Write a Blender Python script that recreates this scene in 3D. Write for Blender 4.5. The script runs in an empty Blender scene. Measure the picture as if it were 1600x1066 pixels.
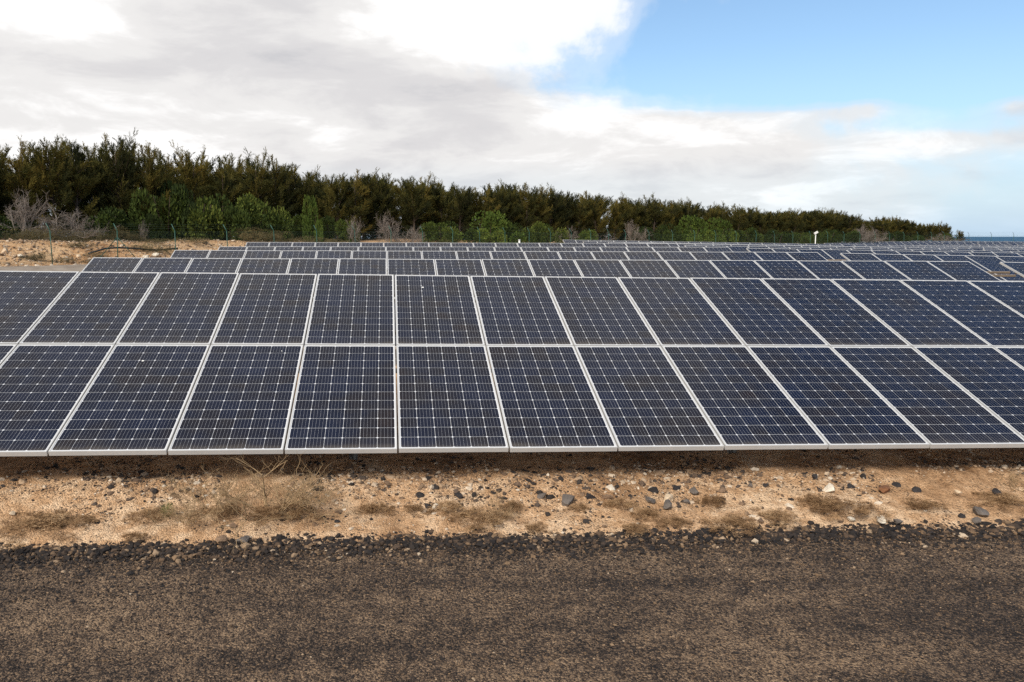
import bpy, math, random
import numpy as np
from mathutils import Vector, Matrix

random.seed(7)
rng = np.random.default_rng(11)
scene = bpy.context.scene
COL = scene.collection
rad = math.radians

# ------------------------------------------------------------------ camera
CAM_Z = 2.45
PITCH = rad(6.274)
F_PX, PX0, PY0 = 1258.255, 706.1, 508.04          # focal length and principal point of the cropped photograph
cd = bpy.data.cameras.new('camera')
cam = bpy.data.objects.new('camera', cd)
COL.objects.link(cam)
cam.location = (0, 0, CAM_Z)
cam.rotation_euler = (math.pi / 2 - PITCH, 0, 0)
cd.sensor_fit = 'HORIZONTAL'
cd.sensor_width = 36.0
cd.lens = F_PX / 1600 * 36.0
cd.shift_x = (800 - PX0) / 1600
cd.shift_y = (PY0 - 533) / 1600
cd.clip_start = 0.05
cd.clip_end = 90000
scene.camera = cam

# ------------------------------------------------------------------ sky and sun
SUN_EL, SUN_AZ = rad(40), rad(208)                  # azimuth clockwise from +Y: behind and left of the camera
world = bpy.data.worlds.new('World')
scene.world = world
world.use_nodes = True


class NT:
    """Small helper for node trees."""
    def __init__(self, tree):
        self.t = tree
        tree.nodes.clear()

    def n(self, typ, **kw):
        node = self.t.nodes.new(typ)
        for k, v in kw.items():
            if k.startswith('i_'):
                node.inputs[k[2:].replace('_', ' ')].default_value = v
            else:
                setattr(node, k, v)
        return node

    def l(self, a, b):
        self.t.links.new(a, b)

    def math(self, op, a, b=None, clamp=False):
        m = self.n('ShaderNodeMath', operation=op)
        m.use_clamp = clamp
        for k, v in enumerate((a, b)):
            if v is None:
                continue
            if isinstance(v, (int, float)):
                m.inputs[k].default_value = v
            else:
                self.l(v, m.inputs[k])
        return m.outputs[0]

    def ramp(self, fac, stops, interp='LINEAR'):
        r = self.n('ShaderNodeValToRGB')
        r.color_ramp.interpolation = interp
        e = r.color_ramp.elements
        while len(e) < len(stops):
            e.new(0.5)
        for k, (p, c) in enumerate(stops):
            e[k].position = p
            if isinstance(c, (int, float)):
                c = (c, c, c)
            e[k].color = (c[0], c[1], c[2], 1)
        self.l(fac, r.inputs[0])
        return r.outputs[0]

    def mix(self, fac, a, b, typ='MIX'):
        m = self.n('ShaderNodeMix', data_type='RGBA', blend_type=typ)
        for sock, v in ((m.inputs[0], fac), (m.inputs[6], a), (m.inputs[7], b)):
            if isinstance(v, (int, float)):
                sock.default_value = v
            elif isinstance(v, (tuple, list)):
                sock.default_value = (v[0], v[1], v[2], 1)
            else:
                self.l(v, sock)
        return m.outputs[2]

    def noise(self, vec, scale, detail=4, rough=0.5, dist=0.0):
        n = self.n('ShaderNodeTexNoise')
        n.inputs['Scale'].default_value = scale
        n.inputs['Detail'].default_value = detail
        n.inputs['Roughness'].default_value = rough
        n.inputs['Distortion'].default_value = dist
        if vec is not None:
            self.l(vec, n.inputs['Vector'])
        return n.outputs['Fac']


SKY_STRENGTH = 0.13
SKY_TINT = (.98, 1.10, 1.16)
nt = NT(world.node_tree)
out = nt.n('ShaderNodeOutputWorld')
bg = nt.n('ShaderNodeBackground')
bg.inputs['Strength'].default_value = SKY_STRENGTH
nt.l(bg.outputs[0], out.inputs[0])
sky = nt.n('ShaderNodeTexSky', sky_type='NISHITA')
sky.sun_disc = False
sky.sun_elevation = SUN_EL
sky.sun_rotation = SUN_AZ
sky.air_density = 1.0
sky.dust_density = 1.2
sky.ozone_density = 1.5
tc = nt.n('ShaderNodeTexCoord')
sep = nt.n('ShaderNodeSeparateXYZ')
nt.l(tc.outputs['Generated'], sep.inputs[0])
X, Y, Z = sep.outputs
zc = nt.math('MAXIMUM', Z, 0.0)
den = nt.math('ADD', zc, 0.30)
comb = nt.n('ShaderNodeCombineXYZ')                  # cloud sheet seen in perspective
nt.l(nt.math('DIVIDE', X, den), comb.inputs[0])
nt.l(nt.math('DIVIDE', Y, den), comb.inputs[1])
nt.l(nt.math('MULTIPLY', Z, 5.0), comb.inputs[2])
P = comb.outputs[0]
G = tc.outputs['Generated']
n1 = nt.noise(P, 1.1, 10, 0.55, 0.2)
n2 = nt.noise(P, 3.6, 12, 0.60, 0.35)
n3 = nt.noise(G, 7.0, 10, 0.58, 0.2)


def puff(px, py, rx, ry, amp):
    """A lighter or greyer mass of cloud around one direction, with its size in radians."""
    az = math.atan2(px - PX0, F_PX)
    el = PITCH * -1 + math.atan2(PY0 - py, F_PX)
    cx_, cz_ = math.sin(az) * math.cos(el), math.sin(el)
    a = nt.math('DIVIDE', nt.math('SUBTRACT', X, cx_), rx)
    b = nt.math('DIVIDE', nt.math('SUBTRACT', Z, cz_), ry)
    r2 = nt.math('ADD', nt.math('MULTIPLY', a, a), nt.math('MULTIPLY', b, b))
    g_ = nt.math('POWER', 2.718, nt.math('MULTIPLY', r2, -1.0))
    front = nt.math('GREATER_THAN', Y, 0.0)
    return nt.math('MULTIPLY', nt.math('MULTIPLY', g_, amp), front)


def total(*a):
    r = a[0]
    for b in a[1:]:
        r = nt.math('ADD', r, b)
    return r


# edge of the cloud bank: x below which the sky is clouded, as a function of height
edge = nt.ramp(zc, [(0.0, .52), (0.06, .56), (0.095, .53), (0.128, .45), (0.156, .22), (0.178, .12), (0.195, .125), (0.215, .15), (0.26, .19), (0.5, .30), (1.0, .5)], 'EASE')
e1 = nt.math('SUBTRACT', edge, X)
e2 = nt.math('ADD', e1, nt.math('MULTIPLY', nt.math('SUBTRACT', n3, 0.5), 0.42))
soft = nt.ramp(zc, [(.05, .22), (.13, .42), (.19, .58), (.5, .6)])
e2 = total(e2, puff(1330, -5, .05, .012, .40), puff(1585, 200, .035, .02, .16), puff(1330, 185, .05, .012, .10), puff(1450, 245, .10, .012, .10))
cover = nt.ramp(nt.math('ADD', nt.math('MULTIPLY', e2, nt.math('MULTIPLY', soft, 10.0)), 0.38, True), [(0.0, 0.0), (0.35, .25), (0.68, .85), (1.0, 1.0)], 'EASE')
lit = total(nt.math('MULTIPLY', n1, 0.50), nt.math('MULTIPLY', n2, 0.44), 0.035,
            puff(800, 40, .17, .085, .21), puff(30, 20, .16, .08, .22), puff(385, 60, .17, .075, -.13), puff(735, 150, .15, .03, -.17),
            puff(100, 130, .3, .03, -.05), puff(300, 190, .3, .03, .05), puff(890, 175, .07, .028, .10), puff(1050, 200, .28, .05, .09), puff(180, 320, .9, .06, .03))
K = 1.0 / SKY_STRENGTH
cloud = nt.ramp(lit, [(0.33, (.55, .55, .575)), (0.44, (.68, .668, .675)), (0.55, (.80, .787, .778)), (0.66, (1.02, 1.01, 1.0))], 'EASE')
cloudk = nt.mix(1.0, cloud, (K, K, K), 'MULTIPLY')
skyt = nt.mix(1.0, sky.outputs[0], SKY_TINT, 'MULTIPLY')
# thin veil of haze towards the horizon
veil = nt.ramp(zc, [(0.0, .75), (0.06, .55), (0.13, .22), (0.22, .06), (0.5, .0)], 'EASE')
skyv = nt.mix(veil, skyt, (.50 * K, .70 * K, .93 * K))
low = nt.ramp(zc, [(0.0, .55), (0.05, .80), (0.10, 1.0)], 'EASE')          # the bank thins towards the horizon
full = nt.mix(nt.math('MULTIPLY', cover, low), skyv, cloudk)
nt.l(full, bg.inputs['Color'])

sd = bpy.data.lights.new('sun', 'SUN')
sun = bpy.data.objects.new('sun', sd)
COL.objects.link(sun)
sd.energy = 3.4
sd.angle = rad(22)
sd.color = (1.0, .95, .87)
sdir = Vector((math.sin(SUN_AZ) * math.cos(SUN_EL), math.cos(SUN_AZ) * math.cos(SUN_EL), math.sin(SUN_EL)))
sun.rotation_euler = sdir.to_track_quat('Z', 'Y').to_euler()
sun.location = sdir * 50

vs = scene.view_settings
vs.view_transform = 'Standard'
vs.look = 'None'
vs.exposure = 0.12
vs.gamma = 1.0
vs.use_curve_mapping = False
scene.cycles.max_bounces = 8
scene.cycles.use_denoising = False

# ------------------------------------------------------------------ helpers
TH = rad(4.732)                                      # the rows run this far off the picture plane
CT, ST = math.cos(TH), math.sin(TH)


def st2xy(s, t):
    return s * CT - t * ST, s * ST + t * CT


def xy2st(x, y):
    return x * CT + y * ST, -x * ST + y * CT


def px2x(px, y, z=0.6):
    """World x of a photo column at world depth y."""
    fy = y * math.cos(PITCH) - (z - CAM_Z) * math.sin(PITCH)
    return (px - PX0) / F_PX * fy


def x2px(x, y, z=1.0):
    fy = y * math.cos(PITCH) - (z - CAM_Z) * math.sin(PITCH)
    return PX0 + F_PX * x / fy


def row2z(py, y):
    """World z of a photo line at world depth y."""
    k = (PY0 - py) / F_PX
    return CAM_Z + y * (k * math.cos(PITCH) - math.sin(PITCH)) / (math.cos(PITCH) + k * math.sin(PITCH))


def row2y(py, z):
    """World depth at which a photo line meets height z."""
    k = (PY0 - py) / F_PX
    return (z - CAM_Z) * (math.cos(PITCH) + k * math.sin(PITCH)) / (k * math.cos(PITCH) - math.sin(PITCH))


def mesh_np(name, V, Fc, mats=(), tone=None, midx=None, smooth=False):
    V = np.asarray(V, dtype=np.float32)
    Fc = np.asarray(Fc, dtype=np.int32)
    me = bpy.data.meshes.new(name)
    k = Fc.shape[1]
    me.vertices.add(len(V))
    me.vertices.foreach_set('co', V.ravel())
    me.loops.add(Fc.size)
    me.loops.foreach_set('vertex_index', Fc.ravel())
    me.polygons.add(len(Fc))
    me.polygons.foreach_set('loop_start', np.arange(0, Fc.size, k, dtype=np.int32))
    me.polygons.foreach_set('loop_total', np.full(len(Fc), k, dtype=np.int32))
    if midx is not None:
        me.polygons.foreach_set('material_index', np.asarray(midx, dtype=np.int32))
    me.polygons.foreach_set('use_smooth', np.full(len(Fc), smooth))
    if tone is not None:
        a = me.attributes.new('tone', 'FLOAT', 'FACE')
        a.data.foreach_set('value', np.asarray(tone, dtype=np.float32))
    me.update(calc_edges=True)
    for m in mats:
        me.materials.append(m)
    return me


def obj(name, me, parent=None, loc=None):
    o = bpy.data.objects.new(name, me)
    COL.objects.link(o)
    if parent is not None:
        o.parent = parent
    if loc is not None:
        o.location = loc
    return o


def tag(o, label=None, cat=None, group=None, kind=None):
    for k, v in (('label', label), ('category', cat), ('group', group), ('kind', kind)):
        if v:
            o[k] = v
    return o


class MB:
    """Collects simple solids into one mesh."""
    def __init__(self):
        self.v, self.f, self.m = [], [], []

    def box(self, x0, x1, y0, y1, z0, z1, mi=0, M=None):
        b = len(self.v)
        pts = [(x0, y0, z0), (x1, y0, z0), (x1, y1, z0), (x0, y1, z0), (x0, y0, z1), (x1, y0, z1), (x1, y1, z1), (x0, y1, z1)]
        if M is not None:
            pts = [tuple(M @ Vector(p)) for p in pts]
        self.v += pts
        for q in ((3, 2, 1, 0), (4, 5, 6, 7), (0, 1, 5, 4), (1, 2, 6, 5), (2, 3, 7, 6), (3, 0, 4, 7)):
            self.f.append(tuple(b + i for i in q))
            self.m.append(mi)

    def tube(self, pts, radii, n=5, mi=0, cap=True):
        b = len(self.v)
        pts = [Vector(p) for p in pts]
        for k, p in enumerate(pts):
            d = (pts[min(k + 1, len(pts) - 1)] - pts[max(k - 1, 0)])
            d = d.normalized() if d.length > 1e-9 else Vector((0, 0, 1))
            a = d.orthogonal().normalized() if abs(d.z) > .99 else d.cross(Vector((0, 0, 1))).normalized()
            c = d.cross(a)
            r = radii[k] if hasattr(radii, '__len__') else radii
            for j in range(n):
                w = 2 * math.pi * j / n
                self.v.append(tuple(p + a * (r * math.cos(w)) + c * (r * math.sin(w))))
        for k in range(len(pts) - 1):
            for j in range(n):
                self.f.append((b + k * n + j, b + k * n + (j + 1) % n, b + (k + 1) * n + (j + 1) % n, b + (k + 1) * n + j))
                self.m.append(mi)
        if cap:
            self.f.append(tuple(b + j for j in range(n))[::-1])
            self.m.append(mi)
            e = b + (len(pts) - 1) * n
            self.f.append(tuple(e + j for j in range(n)))
            self.m.append(mi)

    def mesh(self, name, mats, smooth=False):
        me = bpy.data.meshes.new(name)
        me.from_pydata(self.v, [], self.f)
        me.polygons.foreach_set('material_index', self.m)
        me.polygons.foreach_set('use_smooth', [smooth] * len(self.f))
        for m in mats:
            me.materials.append(m)
        me.update()
        return me


def vnoise(x, y, seed=0, octaves=4, freq=1.0, gain=0.5):
    """Value noise on arrays, about -1..1."""
    r = np.random.default_rng(seed)
    tab = r.random((256, 256)) * 2 - 1
    tot, amp, norm = np.zeros_like(x, dtype=float), 1.0, 0.0
    for o in range(octaves):
        u, v = x * freq + 31.7 * o, y * freq + 17.3 * o
        i, j = np.floor(u).astype(int), np.floor(v).astype(int)
        a, b = u - i, v - j
        a, b = a * a * (3 - 2 * a), b * b * (3 - 2 * b)
        g = lambda p, q: tab[p % 256, q % 256]
        tot += amp * ((g(i, j) * (1 - a) + g(i + 1, j) * a) * (1 - b) + (g(i, j + 1) * (1 - a) + g(i + 1, j + 1) * a) * b)
        norm += amp
        amp *= gain
        freq *= 2
    return tot / norm


def sstep(a, b, x):
    t = np.clip((x - a) / (b - a), 0, 1)
    return t * t * (3 - 2 * t)


# ------------------------------------------------------------------ materials
def mat(name):
    m = bpy.data.materials.new(name)
    m.use_nodes = True
    t = NT(m.node_tree)
    o = t.n('ShaderNodeOutputMaterial')
    p = t.n('ShaderNodeBsdfPrincipled')
    t.l(p.outputs[0], o.inputs[0])
    return m, t, p, o


def coords(t, kind='Object'):
    return t.n('ShaderNodeTexCoord').outputs[kind]


def bump(t, p, height, strength, dist):
    b = t.n('ShaderNodeBump')
    b.inputs['Strength'].default_value = strength
    b.inputs['Distance'].default_value = dist
    t.l(height, b.inputs['Height'])
    t.l(b.outputs[0], p.inputs['Normal'])


def geo_pos(t):
    return t.n('ShaderNodeNewGeometry').outputs['Position']


def total_(t, *a):
    r = a[0]
    for b in a[1:]:
        r = t.math('ADD', r, b)
    return r


def mat_sand():
    m, t, p, o = mat('sand')
    P = geo_pos(t)
    a = t.noise(P, 0.9, 6, .6)
    b = t.noise(P, 7.0, 6, .65)
    c = t.noise(P, 60.0, 4, .7)
    # fine pale sand has drifted against the road; shade below the panels is painted in brown
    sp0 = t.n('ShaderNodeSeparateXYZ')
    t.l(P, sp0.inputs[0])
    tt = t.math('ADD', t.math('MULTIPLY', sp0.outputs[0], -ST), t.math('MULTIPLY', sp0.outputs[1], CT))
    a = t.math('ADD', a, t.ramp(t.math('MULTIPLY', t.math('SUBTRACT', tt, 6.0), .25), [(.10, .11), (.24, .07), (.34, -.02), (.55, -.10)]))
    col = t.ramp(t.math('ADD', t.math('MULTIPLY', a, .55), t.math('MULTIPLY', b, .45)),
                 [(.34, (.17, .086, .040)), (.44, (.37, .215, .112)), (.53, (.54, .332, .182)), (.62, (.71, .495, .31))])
    v = t.n('ShaderNodeTexVoronoi', feature='F1')
    v.inputs['Scale'].default_value = 75
    t.l(P, v.inputs['Vector'])
    sp = t.n('ShaderNodeSeparateColor')
    t.l(v.outputs['Color'], sp.inputs[0])
    grit = t.ramp(sp.outputs[0], [(.0, .55), (.25, .75), (.6, 1.0), (1, 1.15)])
    col = t.mix(.75, col, grit, 'MULTIPLY')
    dark = t.ramp(sp.outputs[1], [(.0, 1.0), (.10, 1.0), (.12, 0.0)], 'CONSTANT')
    dk = t.math('MULTIPLY', dark, t.ramp(t.noise(P, 2.2, 3, .5), [(.42, 0.0), (.62, .9)]))
    col = t.mix(dk, col, (.045, .036, .03))
    t.l(col, p.inputs['Base Color'])
    p.inputs['Roughness'].default_value = .95
    p.inputs['Specular IOR Level'].default_value = .1
    h = t.math('ADD', t.math('MULTIPLY', b, .5), t.math('ADD', t.math('MULTIPLY', c, .3), t.math('MULTIPLY', v.outputs['Distance'], -.5)))
    bump(t, p, h, .9, .03)
    return m


def mat_ground():
    m, t, p, o = mat('dry earth')
    P = geo_pos(t)
    a = t.noise(P, 0.25, 6, .6)
    b = t.noise(P, 2.5, 7, .65)
    col = t.ramp(t.math('ADD', t.math('MULTIPLY', a, .5), t.math('MULTIPLY', b, .5)),
                 [(.34, (.24, .125, .058)), (.44, (.45, .255, .125)), (.53, (.58, .37, .20)), (.66, (.66, .46, .28))])
    c = t.noise(P, 12, 3, .7)
    t.l(t.mix(.6, col, t.ramp(c, [(.3, .45), (.5, .9), (.7, 1.2)]), 'MULTIPLY'), p.inputs['Base Color'])
    p.inputs['Roughness'].default_value = .95
    p.inputs['Specular IOR Level'].default_value = .1
    bump(t, p, t.math('ADD', b, t.math('MULTIPLY', c, .4)), .9, .12)
    return m


def mat_road():
    m, t, p, o = mat('dark gravel road')
    P = geo_pos(t)
    a = t.noise(P, 0.7, 6, .62)
    b = t.noise(P, 5.5, 6, .65)
    v = t.n('ShaderNodeTexVoronoi', feature='F1')
    v.inputs['Scale'].default_value = 115
    t.l(P, v.inputs['Vector'])
    v2 = t.n('ShaderNodeTexVoronoi', feature='F1')
    v2.inputs['Scale'].default_value = 64
    t.l(P, v2.inputs['Vector'])
    sp = t.n('ShaderNodeSeparateColor')
    t.l(v.outputs['Color'], sp.inputs[0])
    sp2 = t.n('ShaderNodeSeparateColor')
    t.l(v2.outputs['Color'], sp2.inputs[0])
    mp = t.n('ShaderNodeMapping')
    mp.inputs['Rotation'].default_value = (0, 0, -TH)
    mp.inputs['Scale'].default_value = (.22, 1.5, 1)
    t.l(P, mp.inputs['Vector'])
    band = t.noise(mp.outputs[0], 1.3, 4, .55)       # wheel worn streaks along the road
    dusty = t.ramp(total_(t, t.math('MULTIPLY', a, .3), t.math('MULTIPLY', b, .35), t.math('MULTIPLY', band, .35)), [(.42, 0.08), (.60, .92)])
    pick = t.math('ADD', t.math('MULTIPLY', sp.outputs[0], .55), t.math('MULTIPLY', sp2.outputs[0], .45))
    pick = t.math('ADD', t.math('MULTIPLY', pick, .62), t.math('MULTIPLY', dusty, .38))
    col = t.ramp(pick, [(.20, (.013, .010, .009)), (.36, (.048, .034, .026)), (.48, (.108, .072, .048)), (.60, (.195, .130, .082)), (.78, (.34, .23, .14))])
    t.l(col, p.inputs['Base Color'])
    p.inputs['Roughness'].default_value = .9
    p.inputs['Specular IOR Level'].default_value = .25
    h = t.math('ADD', t.math('MULTIPLY', v.outputs['Distance'], -.6), t.math('ADD', t.math('MULTIPLY', v2.outputs['Distance'], -1.0), t.math('MULTIPLY', b, .5)))
    bump(t, p, h, 1.0, .02)
    return m


def mat_track():
    m, t, p, o = mat('grey track')
    P = geo_pos(t)
    a = t.noise(P, 1.2, 6, .6)
    t.l(t.ramp(a, [(.35, (.19, .15, .115)), (.65, (.30, .25, .20))]), p.inputs['Base Color'])
    p.inputs['Roughness'].default_value = .95
    bump(t, p, t.noise(P, 20, 4, .6), .6, .03)
    return m


def mat_stone(name, stops, rough=.85, bscale=30):
    """Stones of one mesh differ through the face attribute 'tone'."""
    m, t, p, o = mat(name)
    at = t.n('ShaderNodeAttribute', attribute_name='tone')
    P = geo_pos(t)
    nz = t.noise(P, bscale, 5, .6)
    col = t.ramp(at.outputs['Fac'], stops)
    col = t.mix(.8, col, t.ramp(nz, [(.3, .55), (.5, .95), (.7, 1.25)]), 'MULTIPLY')
    t.l(col, p.inputs['Base Color'])
    p.inputs['Roughness'].default_value = rough
    p.inputs['Specular IOR Level'].default_value = .3
    bump(t, p, nz, .7, .01)
    return m


def mat_plain(name, col, rough=.5, metal=0.0, spec=.5, var=.25, scale=8.0, kind='Object'):
    m, t, p, o = mat(name)
    nz = t.noise(coords(t, kind), scale, 5, .6)
    c = t.mix(var, col, t.ramp(nz, [(.3, tuple(x * .45 for x in col)), (.7, tuple(min(1, x * 1.35) for x in col))]))
    t.l(c, p.inputs['Base Color'])
    p.inputs['Roughness'].default_value = rough
    p.inputs['Metallic'].default_value = metal
    p.inputs['Specular IOR Level'].default_value = spec
    return m


def mat_leaf(name, stops, rand_amt=.35, transl=.16):
    m, t, p, o = mat(name)
    at = t.n('ShaderNodeAttribute', attribute_name='tone')
    oi = t.n('ShaderNodeObjectInfo')
    f = t.math('ADD', t.math('MULTIPLY', at.outputs['Fac'], 1 - rand_amt), t.math('MULTIPLY', oi.outputs['Random'], rand_amt))
    col = t.ramp(f, stops)
    t.l(col, p.inputs['Base Color'])
    p.inputs['Roughness'].default_value = .8
    p.inputs['Specular IOR Level'].default_value = .12
    tr = t.n('ShaderNodeBsdfTranslucent')
    t.l(col, tr.inputs['Color'])
    mx = t.n('ShaderNodeMixShader')
    mx.inputs[0].default_value = transl
    t.l(p.outputs[0], mx.inputs[1])
    t.l(tr.outputs[0], mx.inputs[2])
    t.l(mx.outputs[0], o.inputs[0])
    return m


PW, PL, GAP = .996, 1.960, .016                      # module, and the gap between modules
W, L = PW + GAP, PL + GAP
CELL_W, CELL_H = (PW - .038) / 6, (PL - .046) / 12


def mat_cell():
    m, t, p, o = mat('silicon cell')
    O = coords(t)
    sx = t.n('ShaderNodeSeparateXYZ')
    t.l(O, sx.inputs[0])
    # five thin bus bars on each cell, running along the module
    fr = t.math('FRACT', t.math('ADD', t.math('DIVIDE', sx.outputs[0], CELL_W / 5), 100.5 - .0))
    d = t.math('ABSOLUTE', t.math('SUBTRACT', fr, .5))
    bar = t.math('LESS_THAN', d, .016)
    oi = t.n('ShaderNodeObjectInfo')
    cb = t.n('ShaderNodeCombineXYZ')
    t.l(t.math('MULTIPLY', oi.outputs['Random'], 57.0), cb.inputs[2])
    va = t.n('ShaderNodeVectorMath', operation='ADD')
    t.l(O, va.inputs[0])
    t.l(cb.outputs[0], va.inputs[1])
    at = t.n('ShaderNodeAttribute', attribute_name='tone')
    big = t.noise(va.outputs[0], 1.6, 3, .55)
    wn = t.n('ShaderNodeTexWhiteNoise', noise_dimensions='2D')
    cb2 = t.n('ShaderNodeCombineXYZ')
    t.l(at.outputs['Fac'], cb2.inputs[0])
    t.l(oi.outputs['Random'], cb2.inputs[1])
    t.l(cb2.outputs[0], wn.inputs['Vector'])
    f = t.math('ADD', t.math('MULTIPLY', big, .84), t.math('MULTIPLY', wn.outputs['Value'], .16))
    col = t.ramp(f, [(.24, (.012, .008, .010)), (.38, (.008, .008, .014)), (.52, (.004, .007, .020)), (.76, (.005, .010, .030))])
    col = t.mix(bar, col, (.40, .41, .44))
    dust = t.ramp(t.noise(va.outputs[0], 9.0, 6, .65), [(.48, 0.0), (.85, .035)])
    col = t.mix(dust, col, (.30, .26, .22))
    # dust gathered above the lower frame of each module
    low = t.ramp(t.math('ADD', t.math('DIVIDE', sx.outputs[1], PL), t.math('ADD', .5, t.math('MULTIPLY', t.math('SUBTRACT', big, .5), .10))), [(.012, .20), (.04, .04), (.12, .0)])
    col = t.mix(low, col, (.26, .22, .17))
    col = t.mix(t.math('MULTIPLY', oi.outputs['Random'], .010), col, (.30, .28, .27))
    t.l(col, p.inputs['Base Color'])
    p.inputs['Roughness'].default_value = .16
    p.inputs['IOR'].default_value = 1.18
    return m


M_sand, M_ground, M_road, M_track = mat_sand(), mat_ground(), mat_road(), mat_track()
M_cell = mat_cell()
M_frame = mat_plain('anodised aluminium', (.53, .525, .51), .45, .1, .5, .15, 3.0)
M_back = mat_plain('white backsheet under glass', (.66, .67, .69), .15, 0, .4, .05, 4.0)
M_steel = mat_plain('galvanised steel', (.25, .245, .23), .6, .0, .2, .3, 12.0)
M_rail = mat_plain('rail with painted earth reflection', (.24, .185, .13), .6, .0, .3, .3, 9.0)  # warm reflection of the ground is painted into the steel's colour
M_green = mat_plain('green coated steel', (.011, .070, .045), .45, 0, .5, .35, 5.0)
M_wire = mat_plain('dark green wire', (.03, .06, .045), .6, 0, .3, .2, 5.0)
M_hose = mat_plain('black plastic pipe', (.018, .018, .02), .5, 0, .4, .3, 4.0)
M_white = mat_plain('white enamel', (.78, .77, .73), .4, 0, .5, .1, 6.0)
M_bark = mat_plain('rough bark', (.085, .062, .045), .95, 0, .1, .7, 6.0)
M_twig = mat_plain('grey bare twigs', (.25, .21, .18), .95, 0, .1, .6, 2.0)
M_straw = mat_plain('straw twigs', (.36, .245, .135), .95, 0, .1, .6, 9.0)
M_spot = mat_plain('bird dropping', (.75, .74, .70), .8, 0, .2, .1, 60.0)
M_dark = mat_stone('volcanic gravel', [(0, (.012, .010, .010)), (.38, (.034, .025, .020)), (.58, (.095, .060, .037)), (.76, (.20, .126, .070)), (.88, (.31, .215, .135)), (1, (.50, .40, .29))])
M_rub = mat_stone('rubble', [(0, (.030, .024, .021)), (.28, (.075, .056, .044)), (.5, (.20, .125, .075)), (.75, (.42, .29, .18)), (1, (.62, .52, .40))])
M_needle = mat_leaf('casuarina needles', [(.05, (.013, .017, .007)), (.32, (.035, .038, .012)), (.55, (.075, .071, .018)), (.8, (.145, .115, .026)), (1, (.21, .150, .032))], .35)
M_leaf = mat_leaf('bush leaves', [(.05, (.016, .024, .008)), (.4, (.034, .050, .012)), (.7, (.068, .092, .018)), (1, (.15, .165, .032))], .35)
M_heath = mat_leaf('low heath', [(.05, (.06, .05, .024)), (.4, (.11, .088, .040)), (.7, (.17, .135, .062)), (1, (.26, .20, .10))], .45, .1)
M_dry = mat_leaf('dry brown sprigs', [(.05, (.09, .050, .026)), (.4, (.21, .122, .060)), (.75, (.38, .24, .125)), (1, (.58, .41, .24))], .25, .1)
M_fresh = mat_leaf('fresh green sprigs', [(.0, (.08, .11, .025)), (1, (.22, .26, .07))], .1, .2)

# ------------------------------------------------------------------ terrain height
T0 = 7.082                                           # lower edge of the front row
PITCH_T = 6.47                                       # from row to row
GS = np.array([-6, 13.3, 33.2, 53.1, 73, 95.])
GK = np.array([1, 2, 3, 4, 5, 6, 7, 8, 9, 12, 13, 14, 15, 17.])
GD = np.array([                                      # how far the tables' top edges lie below the lens
    [.418, .68, .95, 1.1, 1.1, 1.1], [.43, .553, .95, 1.1, 1.1, 1.1], [.385, .485, .90, 1.05, 1.1, 1.1],
    [.36, .425, .80, 1.0, 1.1, 1.1], [.247, .385, .76, .95, 1.05, 1.1], [.2, .335, .70, .92, 1.0, 1.05],
    [.1, .335, .68, .9, 1.0, 1.0], [.0, .32, .66, .88, .97, 1.0], [-.1, .235, .56, .90, .95, 1.0],
    [-.3, .1, .62, .95, .95, .98], [-.35, .0, .6, .98, .93, .95], [-.4, -.1, .5, .80, .78, .9], [-.5, -.2, .35, .69, .64, .8], [-.6, -.3, .2, .45, .5, .7]])


def top_drop(s, t):
    """Height of the lens above the top edge of a table whose lower edge is at (s, t)."""
    s, t = np.asarray(s, float), np.asarray(t, float)
    k = np.clip(1 + (t - T0) / PITCH_T, GK[0], GK[-1])
    sc = np.clip(s, GS[0], GS[-1])
    i = np.clip(np.searchsorted(GK, k) - 1, 0, len(GK) - 2)
    j = np.clip(np.searchsorted(GS, sc) - 1, 0, len(GS) - 2)
    a = (k - GK[i]) / (GK[i + 1] - GK[i])
    b = (sc - GS[j]) / (GS[j + 1] - GS[j])
    return (GD[i, j] * (1 - a) * (1 - b) + GD[i + 1, j] * a * (1 - b) + GD[i, j + 1] * (1 - a) * b + GD[i + 1, j + 1] * a * b)


TILT = rad(20.681)
RISE = 2 * L * math.sin(TILT)

# the fence line, seen in plan
FN = {}
fence_pts = []
for n in range(-5, 18):
    y = 40 * (16 + n) / 16
    px = 1817 - 27744 / (n + 16)
    fence_pts.append((px2x(px, y), y))
NB = len(fence_pts)
bx, by = fence_pts[-1]
cx, cy = px2x(1513, 118), 118.0
for k in range(1, 21):
    fence_pts.append((bx + (cx - bx) * k / 20, by + (cy - by) * k / 20))
for k in range(1, 19):
    fence_pts.append((cx + 3.36 * k, cy + .15 * k))
FP = np.array(fence_pts)


def fence_dist(x, y):
    """Signed distance to the fence: positive inside the field."""
    x, y = np.asarray(x, float), np.asarray(y, float)
    best = np.full(x.shape, 1e9)
    sign = np.ones(x.shape)
    key = [0, 11, NB - 1, NB + 19, len(FP) - 1]
    pts = [FP[0] + (FP[0] - FP[1]) * 30] + [FP[i] for i in key] + [FP[-1] + np.array([200, 8.])]
    for a, b in zip(pts[:-1], pts[1:]):
        d = b - a
        u = np.clip(((x - a[0]) * d[0] + (y - a[1]) * d[1]) / (d @ d), 0, 1)
        ex, ey = x - a[0] - u * d[0], y - a[1] - u * d[1]
        q = np.hypot(ex, ey)
        cr = d[0] * (y - a[1]) - d[1] * (x - a[0])
        m = q < best
        best = np.where(m, q, best)
        sign = np.where(m, np.where(cr < 0, 1, -1), sign)
    return best * sign


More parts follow.
